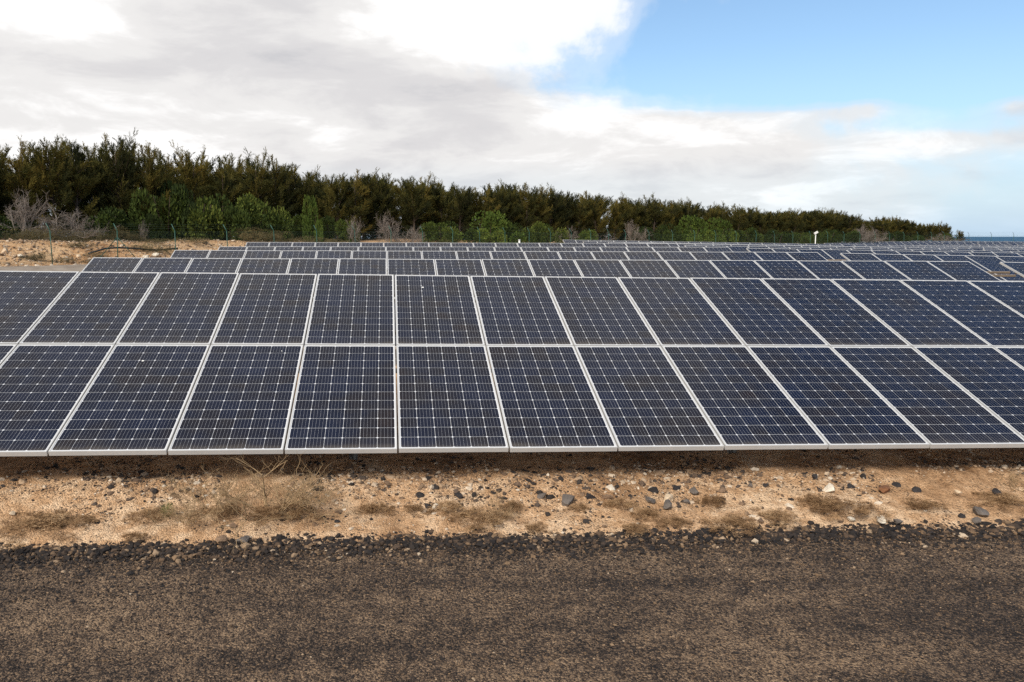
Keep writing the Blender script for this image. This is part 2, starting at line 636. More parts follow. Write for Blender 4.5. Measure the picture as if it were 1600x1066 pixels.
def ground_z(x, y, rough=True):
    x, y = np.asarray(x, float), np.asarray(y, float)
    s, t = xy2st(x, y)
    g = CAM_Z - top_drop(s, t) - RISE - .38
    # near the road the bank falls to the road level
    road = -.008 * np.clip(s, -60, 60)
    g = road + (g - road) * sstep(6.2, 8.0, t)
    fd = fence_dist(x, y)
    w = 1 - sstep(.6, 6.0, fd)
    lift = .25 * sstep(5, -1.0, y - 47) * 0
    zf = 1.05 + lift
    g = np.where(t > 12, g * (1 - w) + zf * w, g)
    berm = (1.12 * sstep(-.8, 5.0, -fd) * (1.0 - .55 * sstep(60, 110, y))) * sstep(-30, 10, y)
    g = g + np.where(fd < 0, berm, 0)
    if rough:
        far = sstep(8, 30, y)
        g = g + far * (.05 + .22 * sstep(1, -2, fd)) * vnoise(x, y, 3, 4, .45)
    fall = sstep(135, 215, y + .25 * np.abs(x - 40) * (np.abs(x - 40) > 120))
    g = g * (1 - fall) - 17 * fall
    edge = np.maximum(sstep(230, 300, np.abs(x - 20)), sstep(-150, -230, y))
    return g * (1 - edge) - 17 * edge


def grid_mesh(name, us, vs_, fn, m, smooth=True):
    U, Vv = np.meshgrid(us, vs_)
    pts = fn(U, Vv)
    nu, nv = len(us), len(vs_)
    idx = np.arange(nu * nv).reshape(nv, nu)
    Fc = np.stack([idx[:-1, :-1], idx[:-1, 1:], idx[1:, 1:], idx[1:, :-1]], -1).reshape(-1, 4)
    return mesh_np(name, np.stack([p.ravel() for p in pts], 1), Fc, [m], smooth=smooth)


def spaced(segs):
    a = []
    for lo, hi, d in segs:
        a += list(np.arange(lo, hi, d))
    return np.array(a + [segs[-1][1]])


# ------------------------------------------------------------------ the setting
def f_ground(x, y):
    z = ground_z(x, y)
    s, t = xy2st(x, y)
    z = z - .30 * (1 - sstep(9.6, 10.8, t)) * (np.abs(s) < 70)   # the road and the bank lie here as sheets of their own
    return x, y, z


g = obj('ground', grid_mesh('ground', spaced([(-320, -60, 12), (-60, 90, .8), (90, 150, 3), (150, 360, 12)]),
                            spaced([(-240, -12, 12), (-12, 8, 2), (8, 66, .6), (66, 150, 1.2), (150, 320, 8)]), f_ground, M_ground))
tag(g, kind='structure')


def road_edge(s):
    return 6.30 + .05 * vnoise(s, s * 0, 21, 3, .9) + .02 * vnoise(s, s * 0, 22, 3, 5)


def f_road(s, t):
    x, y = st2xy(s, t)
    z = -.008 * np.clip(s, -60, 60) + .012 * vnoise(s, t, 5, 4, .8) + .004 * vnoise(s, t, 6, 3, 9)
    return x, y, z


r = obj('road', grid_mesh('road', spaced([(-69, -9, 3), (-9, 11, .06), (11, 69, 3)]), spaced([(-9, 2.5, .8), (2.5, 6.62, .05)]), f_road, M_road))
tag(r, kind='structure')


def bank_z(s, t):
    x, y = st2xy(s, t)
    base = ground_z(x, y, False)
    e = t - road_edge(s)
    z = base + .045 * sstep(-.10, .22, e) - .05 * sstep(.0, -.3, e)
    z = z + sstep(0, .3, e) * (.045 * vnoise(s, t, 8, 4, 1.3) + .024 * vnoise(s, t, 9, 3, 5.0) + .012 * vnoise(s, t, 12, 2, 14.0))
    hump = np.exp(-((t - 7.25) / .28) ** 2) * .05 * (1 + .8 * vnoise(s, t, 10, 3, 1.8))
    return z + hump


def f_bank(s, t):
    x, y = st2xy(s, t)
    return x, y, bank_z(s, t)


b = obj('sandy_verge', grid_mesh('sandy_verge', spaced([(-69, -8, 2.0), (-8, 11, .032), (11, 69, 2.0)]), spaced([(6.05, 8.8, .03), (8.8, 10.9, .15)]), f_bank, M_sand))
tag(b, kind='structure')


def f_track(u, v):
    # u runs along the fence, v is the distance into the field
    i = np.clip(u, 0, len(FP) - 1.001)
    k = i.astype(int)
    a = (i - k)[..., None]
    p = FP[k] * (1 - a) + FP[k + 1] * a
    d = FP[np.minimum(k + 1, 21)] - FP[np.minimum(k, 20)]
    nrm = np.stack([d[..., 1], -d[..., 0]], -1)
    nrm = nrm / np.linalg.norm(nrm, axis=-1, keepdims=True)
    q = p + nrm * v[..., None]
    return q[..., 0], q[..., 1], ground_z(q[..., 0], q[..., 1]) + .035


tr = obj('track', grid_mesh('track', np.arange(0, 12, .12), np.arange(.9, 4.6, .2), f_track, M_track))
tag(tr, kind='structure')

m, t, p, o = mat('sea water')
P = geo_pos(t)
t.l(t.ramp(t.noise(P, .004, 5, .6), [(.35, (.008, .050, .11)), (.65, (.016, .085, .16))]), p.inputs['Base Color'])
p.inputs['Roughness'].default_value = .5
p.inputs['IOR'].default_value = 1.33
p.inputs['Specular IOR Level'].default_value = .2
bump(t, p, t.noise(P, .12, 6, .6), .8, .8)
sea = obj('sea', mesh_np('sea', [(-60000, -3000, -14), (60000, -3000, -14), (60000, 60000, -14), (-60000, 60000, -14)], [(0, 1, 2, 3)], [m]))
tag(sea, kind='structure')

# ------------------------------------------------------------------ solar tables
def panel_meshes():
    f = MB()
    lip, dep = .0125, .045
    hx, hy = PW / 2, PL / 2
    f.box(-hx, hx, -hy, -hy + lip, -dep, 0)
    f.box(-hx, hx, hy - lip, hy, -dep, 0)
    f.box(-hx, -hx + lip, -hy + lip, hy - lip, -dep, 0)
    f.box(hx - lip, hx, -hy + lip, hy - lip, -dep, 0)
    frame = f.mesh('panel_frame', [M_frame])
    q = MB()
    q.box(-hx + lip, hx - lip, -hy + lip, hy - lip, -.009, -.004)
    back = q.mesh('backsheet', [M_back])
    V, Fc, tone = [], [], []
    ga, gb, ch = .0017, .0022, .0092
    for i in range(6):
        for j in range(12):
            x0, y0 = (i - 3) * CELL_W, (j - 6) * CELL_H
            x1, y1 = x0 + CELL_W, y0 + CELL_H
            x0, x1, y0, y1 = x0 + ga, x1 - ga, y0 + gb, y1 - gb
            n = len(V)
            V += [(x0 + ch, y0, 0), (x1 - ch, y0, 0), (x1, y0 + ch, 0), (x1, y1 - ch, 0), (x1 - ch, y1, 0), (x0 + ch, y1, 0), (x0, y1 - ch, 0), (x0, y0 + ch, 0)]
            Fc.append(tuple(range(n, n + 8)))
            tone.append((i * 12 + j) / 72)
    V = [(a, b_, -.0025) for a, b_, c in V]
    cells = mesh_np('cells', V, Fc, [M_cell], tone)
    # one-mesh version for the tables far away
    k = MB()
    k.v, k.f, k.m = list(f.v), list(f.f), [0] * len(f.f)
    k.box(-hx + lip, hx - lip, -hy + lip, hy - lip, -.009, -.004, 1)
    n = len(k.v)
    k.v += V
    k.f += [tuple(n + c for c in q_) for q_ in Fc]
    k.m += [2] * len(Fc)
    far = k.mesh('solar_panel_far', [M_frame, M_back, M_cell])
    at = far.attributes.new('tone', 'FLOAT', 'FACE')
    at.data.foreach_set('value', np.array([0] * (len(k.f) - 72) + tone, dtype=np.float32))
    return frame, back, cells, far


ME_frame, ME_back, ME_cells, ME_far = panel_meshes()


def table_axes(eps):
    u = Vector((CT * math.cos(eps), ST * math.cos(eps), -math.sin(eps)))
    n0 = Vector((-ST, CT, 0))
    w = u.cross(n0).normalized()
    v = n0 * math.cos(TILT) + w * math.sin(TILT)
    return u, v, u.cross(v)


RACK = {}


def rack_meshes():
    """Rails, rafters and posts in the table's own axes."""
    u, v, w = table_axes(rad(.5))
    R = Matrix((u, v, w))                             # world -> table
    xl, xr = -6 * W, 13 * W
    rails = []
    for yv in (.42, 1.52, 2.40, 3.28, 3.46):
        b_ = MB()
        b_.box(xl + .05, xr + (.66 if yv > 3 else -.05), yv - .016, yv + .016, -.090, -.050)
        rails.append(b_.mesh('rail', [M_rail]))
    rb, pf, pr_ = MB(), MB(), MB()
    rb.box(-.03, .03, .25, 3.70, -.17, -.095)
    rafter = rb.mesh('rafter', [M_steel])
    posts = []
    for yv, name in ((.90, 'post'), (3.10, 'post')):
        drop = .38 + .55 + (yv * math.sin(TILT))
        top = Vector((0, yv, -.13))
        down = R @ Vector((0, 0, -1))
        side = R @ Vector((1, 0, 0))
        fwd = R @ Vector((0, 1, 0))
        b_ = MB()
        for dx, dy, ex, ey in ((-.04, 0, .04, .006), (-.04, 0, .006, .05), (.034, 0, .04, .05)):
            o_ = [top + side * (a * 1.0) + fwd * c for a, c in ((dx, dy), (ex if ex > dx else dx, dy), (ex if ex > dx else dx, ey), (dx, ey))]
            n = len(b_.v)
            b_.v += [tuple(q) for q in o_] + [tuple(q + down * drop) for q in o_]
            b_.f += [(n, n + 1, n + 5, n + 4), (n + 1, n + 2, n + 6, n + 5), (n + 2, n + 3, n + 7, n + 6), (n + 3, n, n + 4, n + 7), (n, n + 3, n + 2, n + 1), (n + 4, n + 5, n + 6, n + 7)]
            b_.m += [0] * 6
        posts.append(b_.mesh(name, [M_steel]))
    return rails, rafter, posts


ME_rails, ME_rafter, ME_posts = rack_meshes()
POST_X = [-4.39, -.44, 3.51, 7.46, 11.41]


def solar_table(P0, eps, label, near, col):
    u, v, w = table_axes(eps)
    e = bpy.data.objects.new('solar_table', None)
    COL.objects.link(e)
    e.empty_display_size = .3
    Mx = Matrix((u, v, w)).transposed().to_4x4()
    Mx.translation = Vector(P0)
    e.matrix_world = Mx
    tag(e, label, 'solar array', 'ground mounted solar tables in long rows')
    for j in range(2):
        for i in range(-6, 13):
            jit = random.uniform(-.003, .003)
            loc = ((i + .5) * W, (j + .5) * L, jit)
            if near:
                f = obj('solar_panel', ME_frame, e, loc)
                obj('backsheet', ME_back, f)
                c = obj('cells', ME_cells, f)
                c['kind'] = 'stuff'
            else:
                f = obj('solar_panel', ME_far, e, loc)
            f.rotation_euler = (random.uniform(-.0012, .0012), random.uniform(-.0012, .0012), 0)
    for me in ME_rails:
        obj('rail', me, e)
    for px_ in POST_X:
        obj('rafter', ME_rafter, e, (px_, 0, 0))
        for me in ME_posts:
            obj('post', me, e, (px_, 0, 0))
    return e


ORD = {1: 'front', 2: 'second', 3: 'third', 4: 'fourth', 5: 'fifth', 6: 'sixth', 7: 'seventh', 8: 'eighth', 9: 'ninth', 10: 'tenth',
       11: 'eleventh', 12: 'twelfth', 13: 'thirteenth', 14: 'fourteenth', 15: 'last', 16: 'rearmost'}
N0 = Vector((-ST, CT, 0))
U0 = Vector((CT, ST, 0))
A1 = Vector((-.484, 7.066, CAM_Z - 1.899))
LABELS = {1: 'front solar table beside the dark road, large panels in two tiers',
          2: 'solar table directly behind the front row, its left end showing before sand',
          3: 'third solar table back in the left block, only its upper tier showing',
          4: 'fourth solar table back in the left block, a thin band of panels',
          5: 'rearmost solar table of the left block, just below the tree belt'}
fits = {1: (0, 0, 0, .792), 2: (-.067, 6.52, .033, .365), 3: (-.048, 12.998, .09, .258), 4: (-.069, 19.409, .13, .118), 5: (-.161, 25.891, .234, .202)}
TABLES = []
for k, (dx, dy, dz, ek) in fits.items():
    TABLES.append((A1 + N0 * dy + U0 * dx + Vector((0, 0, dz)), rad(ek), LABELS[k], k <= 3, 'A'))
S0 = xy2st(A1.x, A1.y)[0]
STEP = 19 * W + .64
BLOCKS = {'B': (1, [1, 2, 3, 4, 5, 6, 7, 8, 9]), 'C': (2, [4, 5, 6, 7, 8, 9, 10, 11, 12]), 'D': (3, [8, 9, 10, 11, 12, 13, 14, 15]), 'E': (4, [12, 13, 14, 15, 16])}
BNAME = {'B': 'block right of the first gap', 'C': 'block right of the second gap', 'D': 'far block ending near the trees', 'E': 'farthest right block below the sea'}
for bk, (c, rows) in BLOCKS.items():
    for k in rows:
        s = S0 + c * STEP
        tt = T0 + PITCH_T * (k - 1) + .02 * (k - 1)
        dl = float(top_drop(s - 6 * W + .1, T0 + PITCH_T * (k - 1)))
        dr = float(top_drop(s + 13 * W - .1, T0 + PITCH_T * (k - 1)))
        eps = math.asin((dr - dl) / (19 * W))
        dm = dl + (dr - dl) * 6 / 19
        x, y = st2xy(s, tt)
        lab = 'solar table in the %s row of the %s' % (ORD[k], BNAME[bk])
        TABLES.append((Vector((x, y, CAM_Z - dm - RISE)), eps, lab, k <= 3 and bk == 'B', bk))
T_OBJ = [solar_table(*a) for a in TABLES]

# bird droppings on the front table
def dropping(tbl, i, j, fx, fy, r):
    for c in tbl.children:
        if c.name.startswith('solar_panel') and abs(c.location.x - (i + .5) * W) < .01 and abs(c.location.y - (j + .5) * L) < .01:
            n = 9
            V = [(0, 0, .002)] + [(r * random.uniform(.7, 1.2) * math.cos(6.283 * k / n), r * random.uniform(.8, 1.4) * math.sin(6.283 * k / n), 0) for k in range(n)]
            Fc = [(0, 1 + k, 1 + (k + 1) % n) for k in range(n)]
            obj('bird_dropping', mesh_np('bird_dropping', V, Fc, [M_spot]), c, ((fx - .5) * PW, (fy - .5) * PL, -.002))


dropping(T_OBJ[0], 0, 1, .36, .80, .017)
dropping(T_OBJ[0], -3, 0, .38, .82, .014)
dropping(T_OBJ[0], -2, 0, .78, .93, .007)

# ------------------------------------------------------------------ fence
fence = bpy.data.objects.new('fence', None)
COL.objects.link(fence)
fence.location = (FP[5][0], FP[5][1], 1.05)
bpy.context.view_layer.update()
tag(fence, 'green wire mesh fence with cranked posts running below the tree belt', 'fence')
base = Vector(fence.location)
p_ = MB()
p_.tube([(0, 0, -.45), (0, 0, 1.70)], .026, 8)
ME_post = p_.mesh('post', [M_green], True)
a_ = MB()
a_.tube([(0, 0, 1.68), (-.055, .0, 1.80), (-.19, .03, 2.06)], [.026, .022, .019], 7)
M_arm = mat_plain('sun bleached green steel', (.03, .10, .075), .45, 0, .5, .35, 5.0)
ME_arm = a_.mesh('arm', [M_arm], True)
ME_arm_d = a_.mesh('arm', [M_hose], True)
s_ = MB()
s_.tube([(0, 0, 1.35), (1.05, .95, -.3)], .02, 6)
s2_ = MB()
s2_.tube([(0, 0, 1.35), (-1.05, -.95, -.3)], .02, 6)
ME_strut = [s_.mesh('strut', [M_green], True), s2_.mesh('strut', [M_green], True)]
PZ = []
for k, (x, y) in enumerate(fence_pts):
    z = 1.06 + .10 * float(sstep(40, 60, y)) - .12 * float(sstep(60, 110, y))
    PZ.append(z)
    po = obj('post', ME_post, fence, Vector((x, y, z)) - base)
    ar = obj('arm', ME_arm if k < NB + 18 else ME_arm_d, po)
    po.rotation_euler = (random.uniform(-.02, .02), random.uniform(-.03, .02), random.uniform(-.15, .15))
    if k == 6:
        for me in ME_strut:
            obj('strut', me, po)
for hz, ox in ((.15, 0), (.9, 0), (1.66, 0), (1.82, -.06), (1.93, -.12), (2.05, -.185)):
    w_ = MB()
    pts = []
    for k in range(len(FP)):
        pts.append(Vector((FP[k][0] + ox, FP[k][1], PZ[k] + hz)) - base)
        if k + 1 < len(FP):
            pts.append(Vector(((FP[k][0] + FP[k + 1][0]) / 2 + ox, (FP[k][1] + FP[k + 1][1]) / 2, (PZ[k] + PZ[k + 1]) / 2 + hz - .02)) - base)
    w_.tube(pts, .0028, 3, cap=False)
    obj('wire', w_.mesh('wire', [M_wire]), fence)
V, Fc = [], []
for k in range(len(FP) - 1):
    a, b2 = FP[k], FP[k + 1]
    d = b2 - a
    ln = float(np.hypot(*d))
    d = d / ln
    nn = int(ln / .075)
    for q in range(-22, nn):
        for sg in (0, 1):
            x0, x1, z0, z1 = q * .075, q * .075 + 1.6, .05, 1.65
            if x0 < 0:
                z0 += -x0
                x0 = 0
            if x1 > ln:
                z1 -= (x1 - ln)
                x1 = ln
            if x1 - x0 < .05:
                continue
            if sg:
                x0, x1 = ln - x0, ln - x1
            n = len(V)
            za, zb = PZ[k] + z0, PZ[k] + z1
            for (xx, zz) in ((x0, za), (x1, zb)):
                for (ox, oz) in ((0, .0016), (.0014, -.001), (-.0014, -.001)):
                    V.append((a[0] + d[0] * xx - d[1] * ox - base.x, a[1] + d[1] * xx + d[0] * ox - base.y, zz + oz - base.z))
            Fc += [(n, n + 1, n + 4, n + 3), (n + 1, n + 2, n + 5, n + 4), (n + 2, n, n + 3, n + 5)]
wm = obj('wire_mesh', mesh_np('wire_mesh', V, Fc, [M_wire]), fence)
wm['kind'] = 'stuff'

# ------------------------------------------------------------------ vegetation builders
def blades(P_, D_, ln, wd, r):
    """Thin triangles from P_ along D_."""
    n = len(P_)
    rv = r.normal(size=(n, 3))
    side = np.cross(D_, rv)
    side /= np.linalg.norm(side, axis=1, keepdims=True) + 1e-9
    ln = np.asarray(ln).reshape(-1, 1)
    wd = np.asarray(wd).reshape(-1, 1)
    A = P_ - side * wd / 2
    B = P_ + side * wd / 2
    C = P_ + D_ * ln
    V_ = np.stack([A, B, C], 1).reshape(-1, 3)
    return V_, np.arange(3 * n).reshape(n, 3)


def unit(a):
    return a / (np.linalg.norm(a, axis=-1, keepdims=True) + 1e-9)


def casuarina(seed, H=7.5, R0=1.75, n_limb=34, n_lead=6):
    """Evergreen of upright feathery plumes: each limb carries a flame-shaped brush of needles."""
    r = np.random.default_rng(seed)
    tb = MB()
    lean = r.normal(0, .25, 2)
    def trunk(z):
        f = z / H
        return np.array([lean[0] * f + .12 * math.sin(3 * f + seed), lean[1] * f + .1 * math.cos(4 * f + seed), z])
    tb.tube([trunk(z) for z in (-.6, .6, 2, 3.6, 5.2, 6.6)], [.15, .13, .11, .085, .05, .02], 7)
    P_, D_, T_, L_ = [], [], [], []
    limbs = []
    for k in range(n_limb):
        f = r.uniform(.04, .78)
        z0 = f * H
        az = r.uniform(0, 2 * math.pi)
        env = R0 * (1.0 - .5 * max(0, f - .30) / .70)
        el = r.uniform(.20, 1.0)
        d = np.array([math.cos(az) * math.cos(el), math.sin(az) * math.cos(el), math.sin(el)])
        ln = min(env * r.uniform(.6, 1.05) / math.cos(el) ** .7, (H * .92 - z0) / math.sin(el))
        limbs.append((trunk(z0), d, ln, .25, r.uniform(.26, .44)))
    for k in range(n_lead):
        z0 = r.uniform(.30, .6) * H
        az = r.uniform(0, 2 * math.pi)
        rr = r.uniform(.05, .8) * R0
        ztop = H * (r.uniform(.80, .97) if k else .985)
        a = trunk(z0)
        bb = np.array([a[0] + rr * math.cos(az), a[1] + rr * math.sin(az), ztop])
        d = bb - a
        limbs.append((a, d / np.linalg.norm(d), float(np.linalg.norm(d)), .15, r.uniform(.28, .44)))
    for a, d, ln, start, wr in limbs:
        bend = r.normal(0, .12, 3)
        bend[2] = abs(bend[2]) * 1.6
        axis = lambda q: a + d * ln * q[:, None] + bend * ln * (q * q)[:, None]
        pts = [a + d * ln * q + bend * ln * q * q for q in (0, .4, .75, 1)]
        tb.tube(pts, [.035, .026, .016, .006], 4, cap=False)
        tn = r.uniform(.05, .95)
        # side sprays along the limb, pointing onward and up, shorter near the tip
        ns = max(8, int(ln * 19))
        q = r.uniform(start, 1.0, ns)
        c = axis(q)
        td = unit(d * r.uniform(.5, 1.1, (ns, 1)) + np.array([0, 0, .60]) + r.normal(0, .50, (ns, 3)))
        tl = r.uniform(.4, .8, ns) * (1.08 - .48 * q) * (wr / .28)
        m = 16
        f_ = r.uniform(0, 1, (ns, m))
        pp = c[:, None, :] + td[:, None, :] * (f_ * tl[:, None])[..., None] + r.normal(0, .022, (ns, m, 3))
        dd = unit(td[:, None, :] + r.normal(0, .30, (ns, m, 3)))
        tt = np.clip(tn + r.normal(0, .09, (ns, 1)) + r.normal(0, .05, (ns, m)), 0, 1)
        P_.append(pp.reshape(-1, 3))
        D_.append(dd.reshape(-1, 3))
        T_.append(tt.ravel())
        L_.append((r.uniform(.15, .30, (ns, m)) * (1.1 - .4 * q)[:, None]).ravel())
    P_, D_, T_, L_ = np.concatenate(P_), np.concatenate(D_), np.concatenate(T_), np.concatenate(L_)
    V_, F_ = blades(P_, D_, L_, r.uniform(.022, .042, len(P_)), r)
    return tb.mesh('trunk', [M_bark], True), mesh_np('crown', V_, F_, [M_needle], T_)


def leafy_bush(seed, n=5200, m=None, blade=False, up=.35, lobes=9, size=(.05, .10), lr=(.22, .48), bw=(.006, .014)):
    """A bush about 1 m in radius and 1 m high, lumpy, of many small leaves."""
    r = np.random.default_rng(seed)
    c = np.stack([r.normal(0, .45, lobes), r.normal(0, .45, lobes), r.uniform(.2, .75, lobes)], 1)
    c[:, 2] *= np.clip(1.15 - .55 * np.hypot(c[:, 0], c[:, 1]), .25, 1)
    rad_ = r.uniform(lr[0], lr[1], lobes)
    k = r.integers(0, lobes, n)
    dirs = unit(r.normal(size=(n, 3)))
    rr = rad_[k] * r.uniform(.55, 1.0, n) ** .5
    P_ = c[k] + dirs * rr[:, None]
    P_[:, 2] = np.abs(P_[:, 2]) * .95
    D_ = unit(dirs + np.array([0, 0, up]) + r.normal(0, .5, (n, 3)))
    tone = np.clip(r.uniform(.15, .85, lobes)[k] + r.normal(0, .13, n), 0, 1)
    if blade:
        V_, F_ = blades(P_, D_, r.uniform(size[0], size[1], n), r.uniform(bw[0], bw[1], n), r)
        return mesh_np('foliage', V_, F_, [m], tone)
    side = unit(np.cross(D_, r.normal(size=(n, 3))))
    ln = r.uniform(size[0], size[1], n)[:, None]
    A, B, C, E_ = P_, P_ + D_ * ln * .5 + side * ln * .3, P_ + D_ * ln, P_ + D_ * ln * .5 - side * ln * .3
    V_ = np.stack([A, B, C, E_], 1).reshape(-1, 3)
    return mesh_np('foliage', V_, np.arange(4 * n).reshape(n, 4), [m], tone)


def bare_shrub(seed, H=2.0, spread=.9, stems=6, r0=.022, levels=3, m=None, kids=4):
    r = np.random.default_rng(seed)
    b_ = MB()
    def grow(p, d, ln, rr, lv):
        pts = [p]
        q = np.array(d, float)
        for k in range(3):
            q = unit(q + r.normal(0, .20, 3))
            pts.append(pts[-1] + q * ln / 3)
        b_.tube(pts, [rr, rr * .85, rr * .7, rr * .5], 4 if lv < 2 else 3, cap=False)
        if lv < levels:
            for k in range(kids):
                f = r.uniform(.3, 1.0)
                i = min(2, int(f * 3))
                a = pts[i] + (pts[i + 1] - pts[i]) * (f * 3 - i)
                nd = unit(q + r.normal(0, .62, 3) + np.array([0, 0, .12]))
                grow(a, nd, ln * r.uniform(.45, .72), rr * .58, lv + 1)
    for k in range(stems):
        az = 2 * math.pi * (k + r.uniform(-.3, .3)) / stems
        sp = spread * r.uniform(.5, 1.1)
        d = unit(np.array([math.cos(az) * sp, math.sin(az) * sp, 1.0]))
        grow(np.array([.05 * math.cos(az), .05 * math.sin(az), -.05]), d, H * r.uniform(.42, .6), r0, 0)
    return b_.mesh('branches', [m], True)


TREES = [casuarina(100 + k, n_limb=40 + 2 * (k % 4), R0=(1.8, 2.2, 2.6, 2.0)[k % 4], n_lead=5 + k % 4) for k in range(8)]
BUSH = [leafy_bush(200 + k, m=M_leaf, lobes=11) for k in range(4)]
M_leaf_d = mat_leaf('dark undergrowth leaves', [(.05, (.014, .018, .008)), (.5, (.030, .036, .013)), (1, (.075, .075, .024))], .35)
M_leaf_b = mat_leaf('bright bush leaves', [(.05, (.035, .055, .012)), (.5, (.085, .125, .022)), (1, (.19, .22, .04))], .15)
BRIGHT = [leafy_bush(230 + k, m=M_leaf_b, lobes=11) for k in range(2)]
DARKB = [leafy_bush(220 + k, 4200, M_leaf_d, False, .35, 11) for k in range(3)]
st_ = MB()
for k in range(5):
    an = 2 * math.pi * k / 5
    st_.tube([(.05 * math.cos(an), .05 * math.sin(an), -.2), (.2 * math.cos(an), .2 * math.sin(an), .3), (.42 * math.cos(an), .42 * math.sin(an), .65)], [.03, .022, .01], 5, cap=False)
ME_stems = st_.mesh('stems', [M_bark], True)
HEATH = [leafy_bush(240 + k, 5000, M_heath, True, .5, 12, (.06, .14)) for k in range(3)]
BARE = [bare_shrub(300 + k, 2.0, (.6, .9, 1.1)[k % 3], 6, .024, 3, M_twig, 5) for k in range(4)]

# profile of the tree tops along the picture (column, line)
PROF = np.array([(-400, 200), (-100, 215), (0, 222), (40, 219), (80, 218), (120, 226), (150, 217), (205, 220), (222, 235), (265, 231), (300, 238), (322, 262), (333, 268), (345, 244), (400, 246),
                 (430, 248), (455, 262), (480, 266), (540, 272), (600, 275), (640, 276), (665, 281), (720, 291), (800, 289), (850, 293), (900, 303), (960, 308), (1010, 309),
                 (1050, 313), (1090, 318), (1150, 324), (1200, 330), (1250, 329), (1310, 331), (1335, 338), (1352, 343), (1372, 340), (1410, 342), (1440, 350), (1470, 346), (1490, 354), (1505, 362), (1516, 372), (1600, 385)], float)


def prof(px):
    return float(np.interp(px, PROF[:, 0], PROF[:, 1]))


def along_fence(d, off):
    """Point d metres along the fence from its first post, off metres behind it."""
    seg = np.hypot(*(FP[1:] - FP[:-1]).T)
    cum = np.concatenate([[0], np.cumsum(seg)])
    k = int(np.clip(np.searchsorted(cum, d) - 1, 0, len(seg) - 1))
    v = (FP[k + 1] - FP[k]) / seg[k]
    q = FP[k] + v * (d - cum[k])
    # ease the ranks of trees round the bend of the fence
    at = lambda w: np.array([np.interp(w, cum, FP[:, 0]), np.interp(w, cum, FP[:, 1])])
    v = at(min(d + 14, cum[-1])) - at(max(d - 14, 0)) if d > 0 else v
    v = v / np.hypot(*v)
    nrm = np.array([-v[1], v[0]])
    return q + nrm * off


def post_no(px):
    """Index of the fence post nearest to a column, 1 = leftmost whole post in the photo."""
    cols = [x2px(x, y) for x, y in fence_pts]
    k = int(np.argmin([abs(c - px) for c in cols]))
    return k - 4


NUMW = ['', 'first', 'second', 'third', 'fourth', 'fifth', 'sixth', 'seventh', 'eighth', 'ninth', 'tenth', 'eleventh', 'twelfth', 'thirteenth', 'fourteenth', 'fifteenth', 'sixteenth']
used_labels = {}
tree_n = 0


def plant_tree(x, y, h, kind, label, group, cat='tree', name='casuarina_tree'):
    z = float(ground_z(x, y)) - .05
    e = bpy.data.objects.new(name, None)
    COL.objects.link(e)
    e.location = (x, y, z)
    sc = h / 7.5
    wx = sc * random.uniform(.9, 1.15) * (1.0 + .55 * max(0, .85 - sc))
    e.scale = (wx, wx, sc)
    e.rotation_euler = (0, 0, random.uniform(0, 6.28))
    tag(e, label, cat, group)
    tk, cr = TREES[kind % len(TREES)]
    obj('trunk', tk, e)
    obj('crown', cr, e)
    return e


MARKS = [(x2px(*fence_pts[4 + k]), 'the %s fence post from the left' % NUMW[k]) for k in range(1, 14)]
MARKS += [(840, 'the smaller bush beside the bright rounded one'), (885, 'the brownish bare shrub'), (943, 'the flat topped pale shrub'), (1003, 'the rounded pale bare shrub'), (1042, 'the pale green tall bush'),
          (1085, 'the large bright green bush'), (1125, 'the large yellow green bush'), (1170, 'the bush beside the yellow green one'), (1215, 'the bush left of the camera pole'), (1273, 'the white camera pole'),
          (1310, 'the bush right of the camera pole'), (1352, 'the grey thorny bush'), (1395, 'the bush after the grey thorny one'), (1430, 'the low green seaward bush'), (1468, 'the reddish bare bush'), (1500, 'the open sea')]
taken = set()


def tree_label(px, rank, h):
    if px < -12:
        return ('casuarina in the %s rank of the tree belt, beyond the left edge of view' % rank, 'casuarinas beyond the left edge')
    dd = sorted((abs(px - a), a, b) for a, b in MARKS)
    for size in ('dark', 'olive', 'dense', 'feathery', 'slender', 'brownish'):
        for _, a, b in dd[:2]:
            side = 'left of' if px < a - 4 else 'right of' if px > a + 4 else 'above'
            lab = '%s casuarina in the %s rank, %s %s' % (size if size not in ('dark',) else 'tall' if h > 6 else 'low', rank, side, b)
            if lab not in taken:
                taken.add(lab)
                return lab, 'casuarinas in the %s rank of the tree belt' % rank
    return 'casuarina hidden among the others of the tree belt', 'casuarinas hidden in the belt'


seg_len = float(np.sum(np.hypot(*(FP[1:] - FP[:-1]).T)[:NB + 19]))
rr_ = random.Random(5)
for rank, off, lo, hi, lower, lim in (('front', 6.6, 1.25, 1.85, 0, 1512), ('second', 9.6, 1.7, 2.5, 1, 1508), ('third', 13.0, 2.0, 3.0, 2, 1500)):
    d = -14.0
    while d < seg_len + 4:
        q = along_fence(d, off + rr_.uniform(-1.0, 1.2))
        d += rr_.uniform(lo, hi) * (.62 if d > 112 else .84 if d > 85 else 1.0)
        px = x2px(*q)
        back = 2.4 * (1 - float(sstep(330, 640, px)))
        v_ = FP[6] - FP[5]
        q = q + np.array([-v_[1], v_[0]]) / np.hypot(*v_) * back
        px = x2px(*q)
        if px < -300 or px > lim or (rank == 'front' and 318 < px < 342):
            continue
        zt = row2z(prof(px) + (rr_.choice((0, 1, 2, 4, 7, 12, 18)) + lower + (3.5 + 3 * math.sin(px / 19) + 2.5 * math.sin(px / 8.3 + 1))) * min(1.0, 48 / q[1]) ** 1.5, q[1])
        h = max(1.6, zt - float(ground_z(q[0], q[1])))
        lab, grp = tree_label(px, rank, h)
        plant_tree(q[0], q[1], h, rr_.randrange(8), lab, grp)


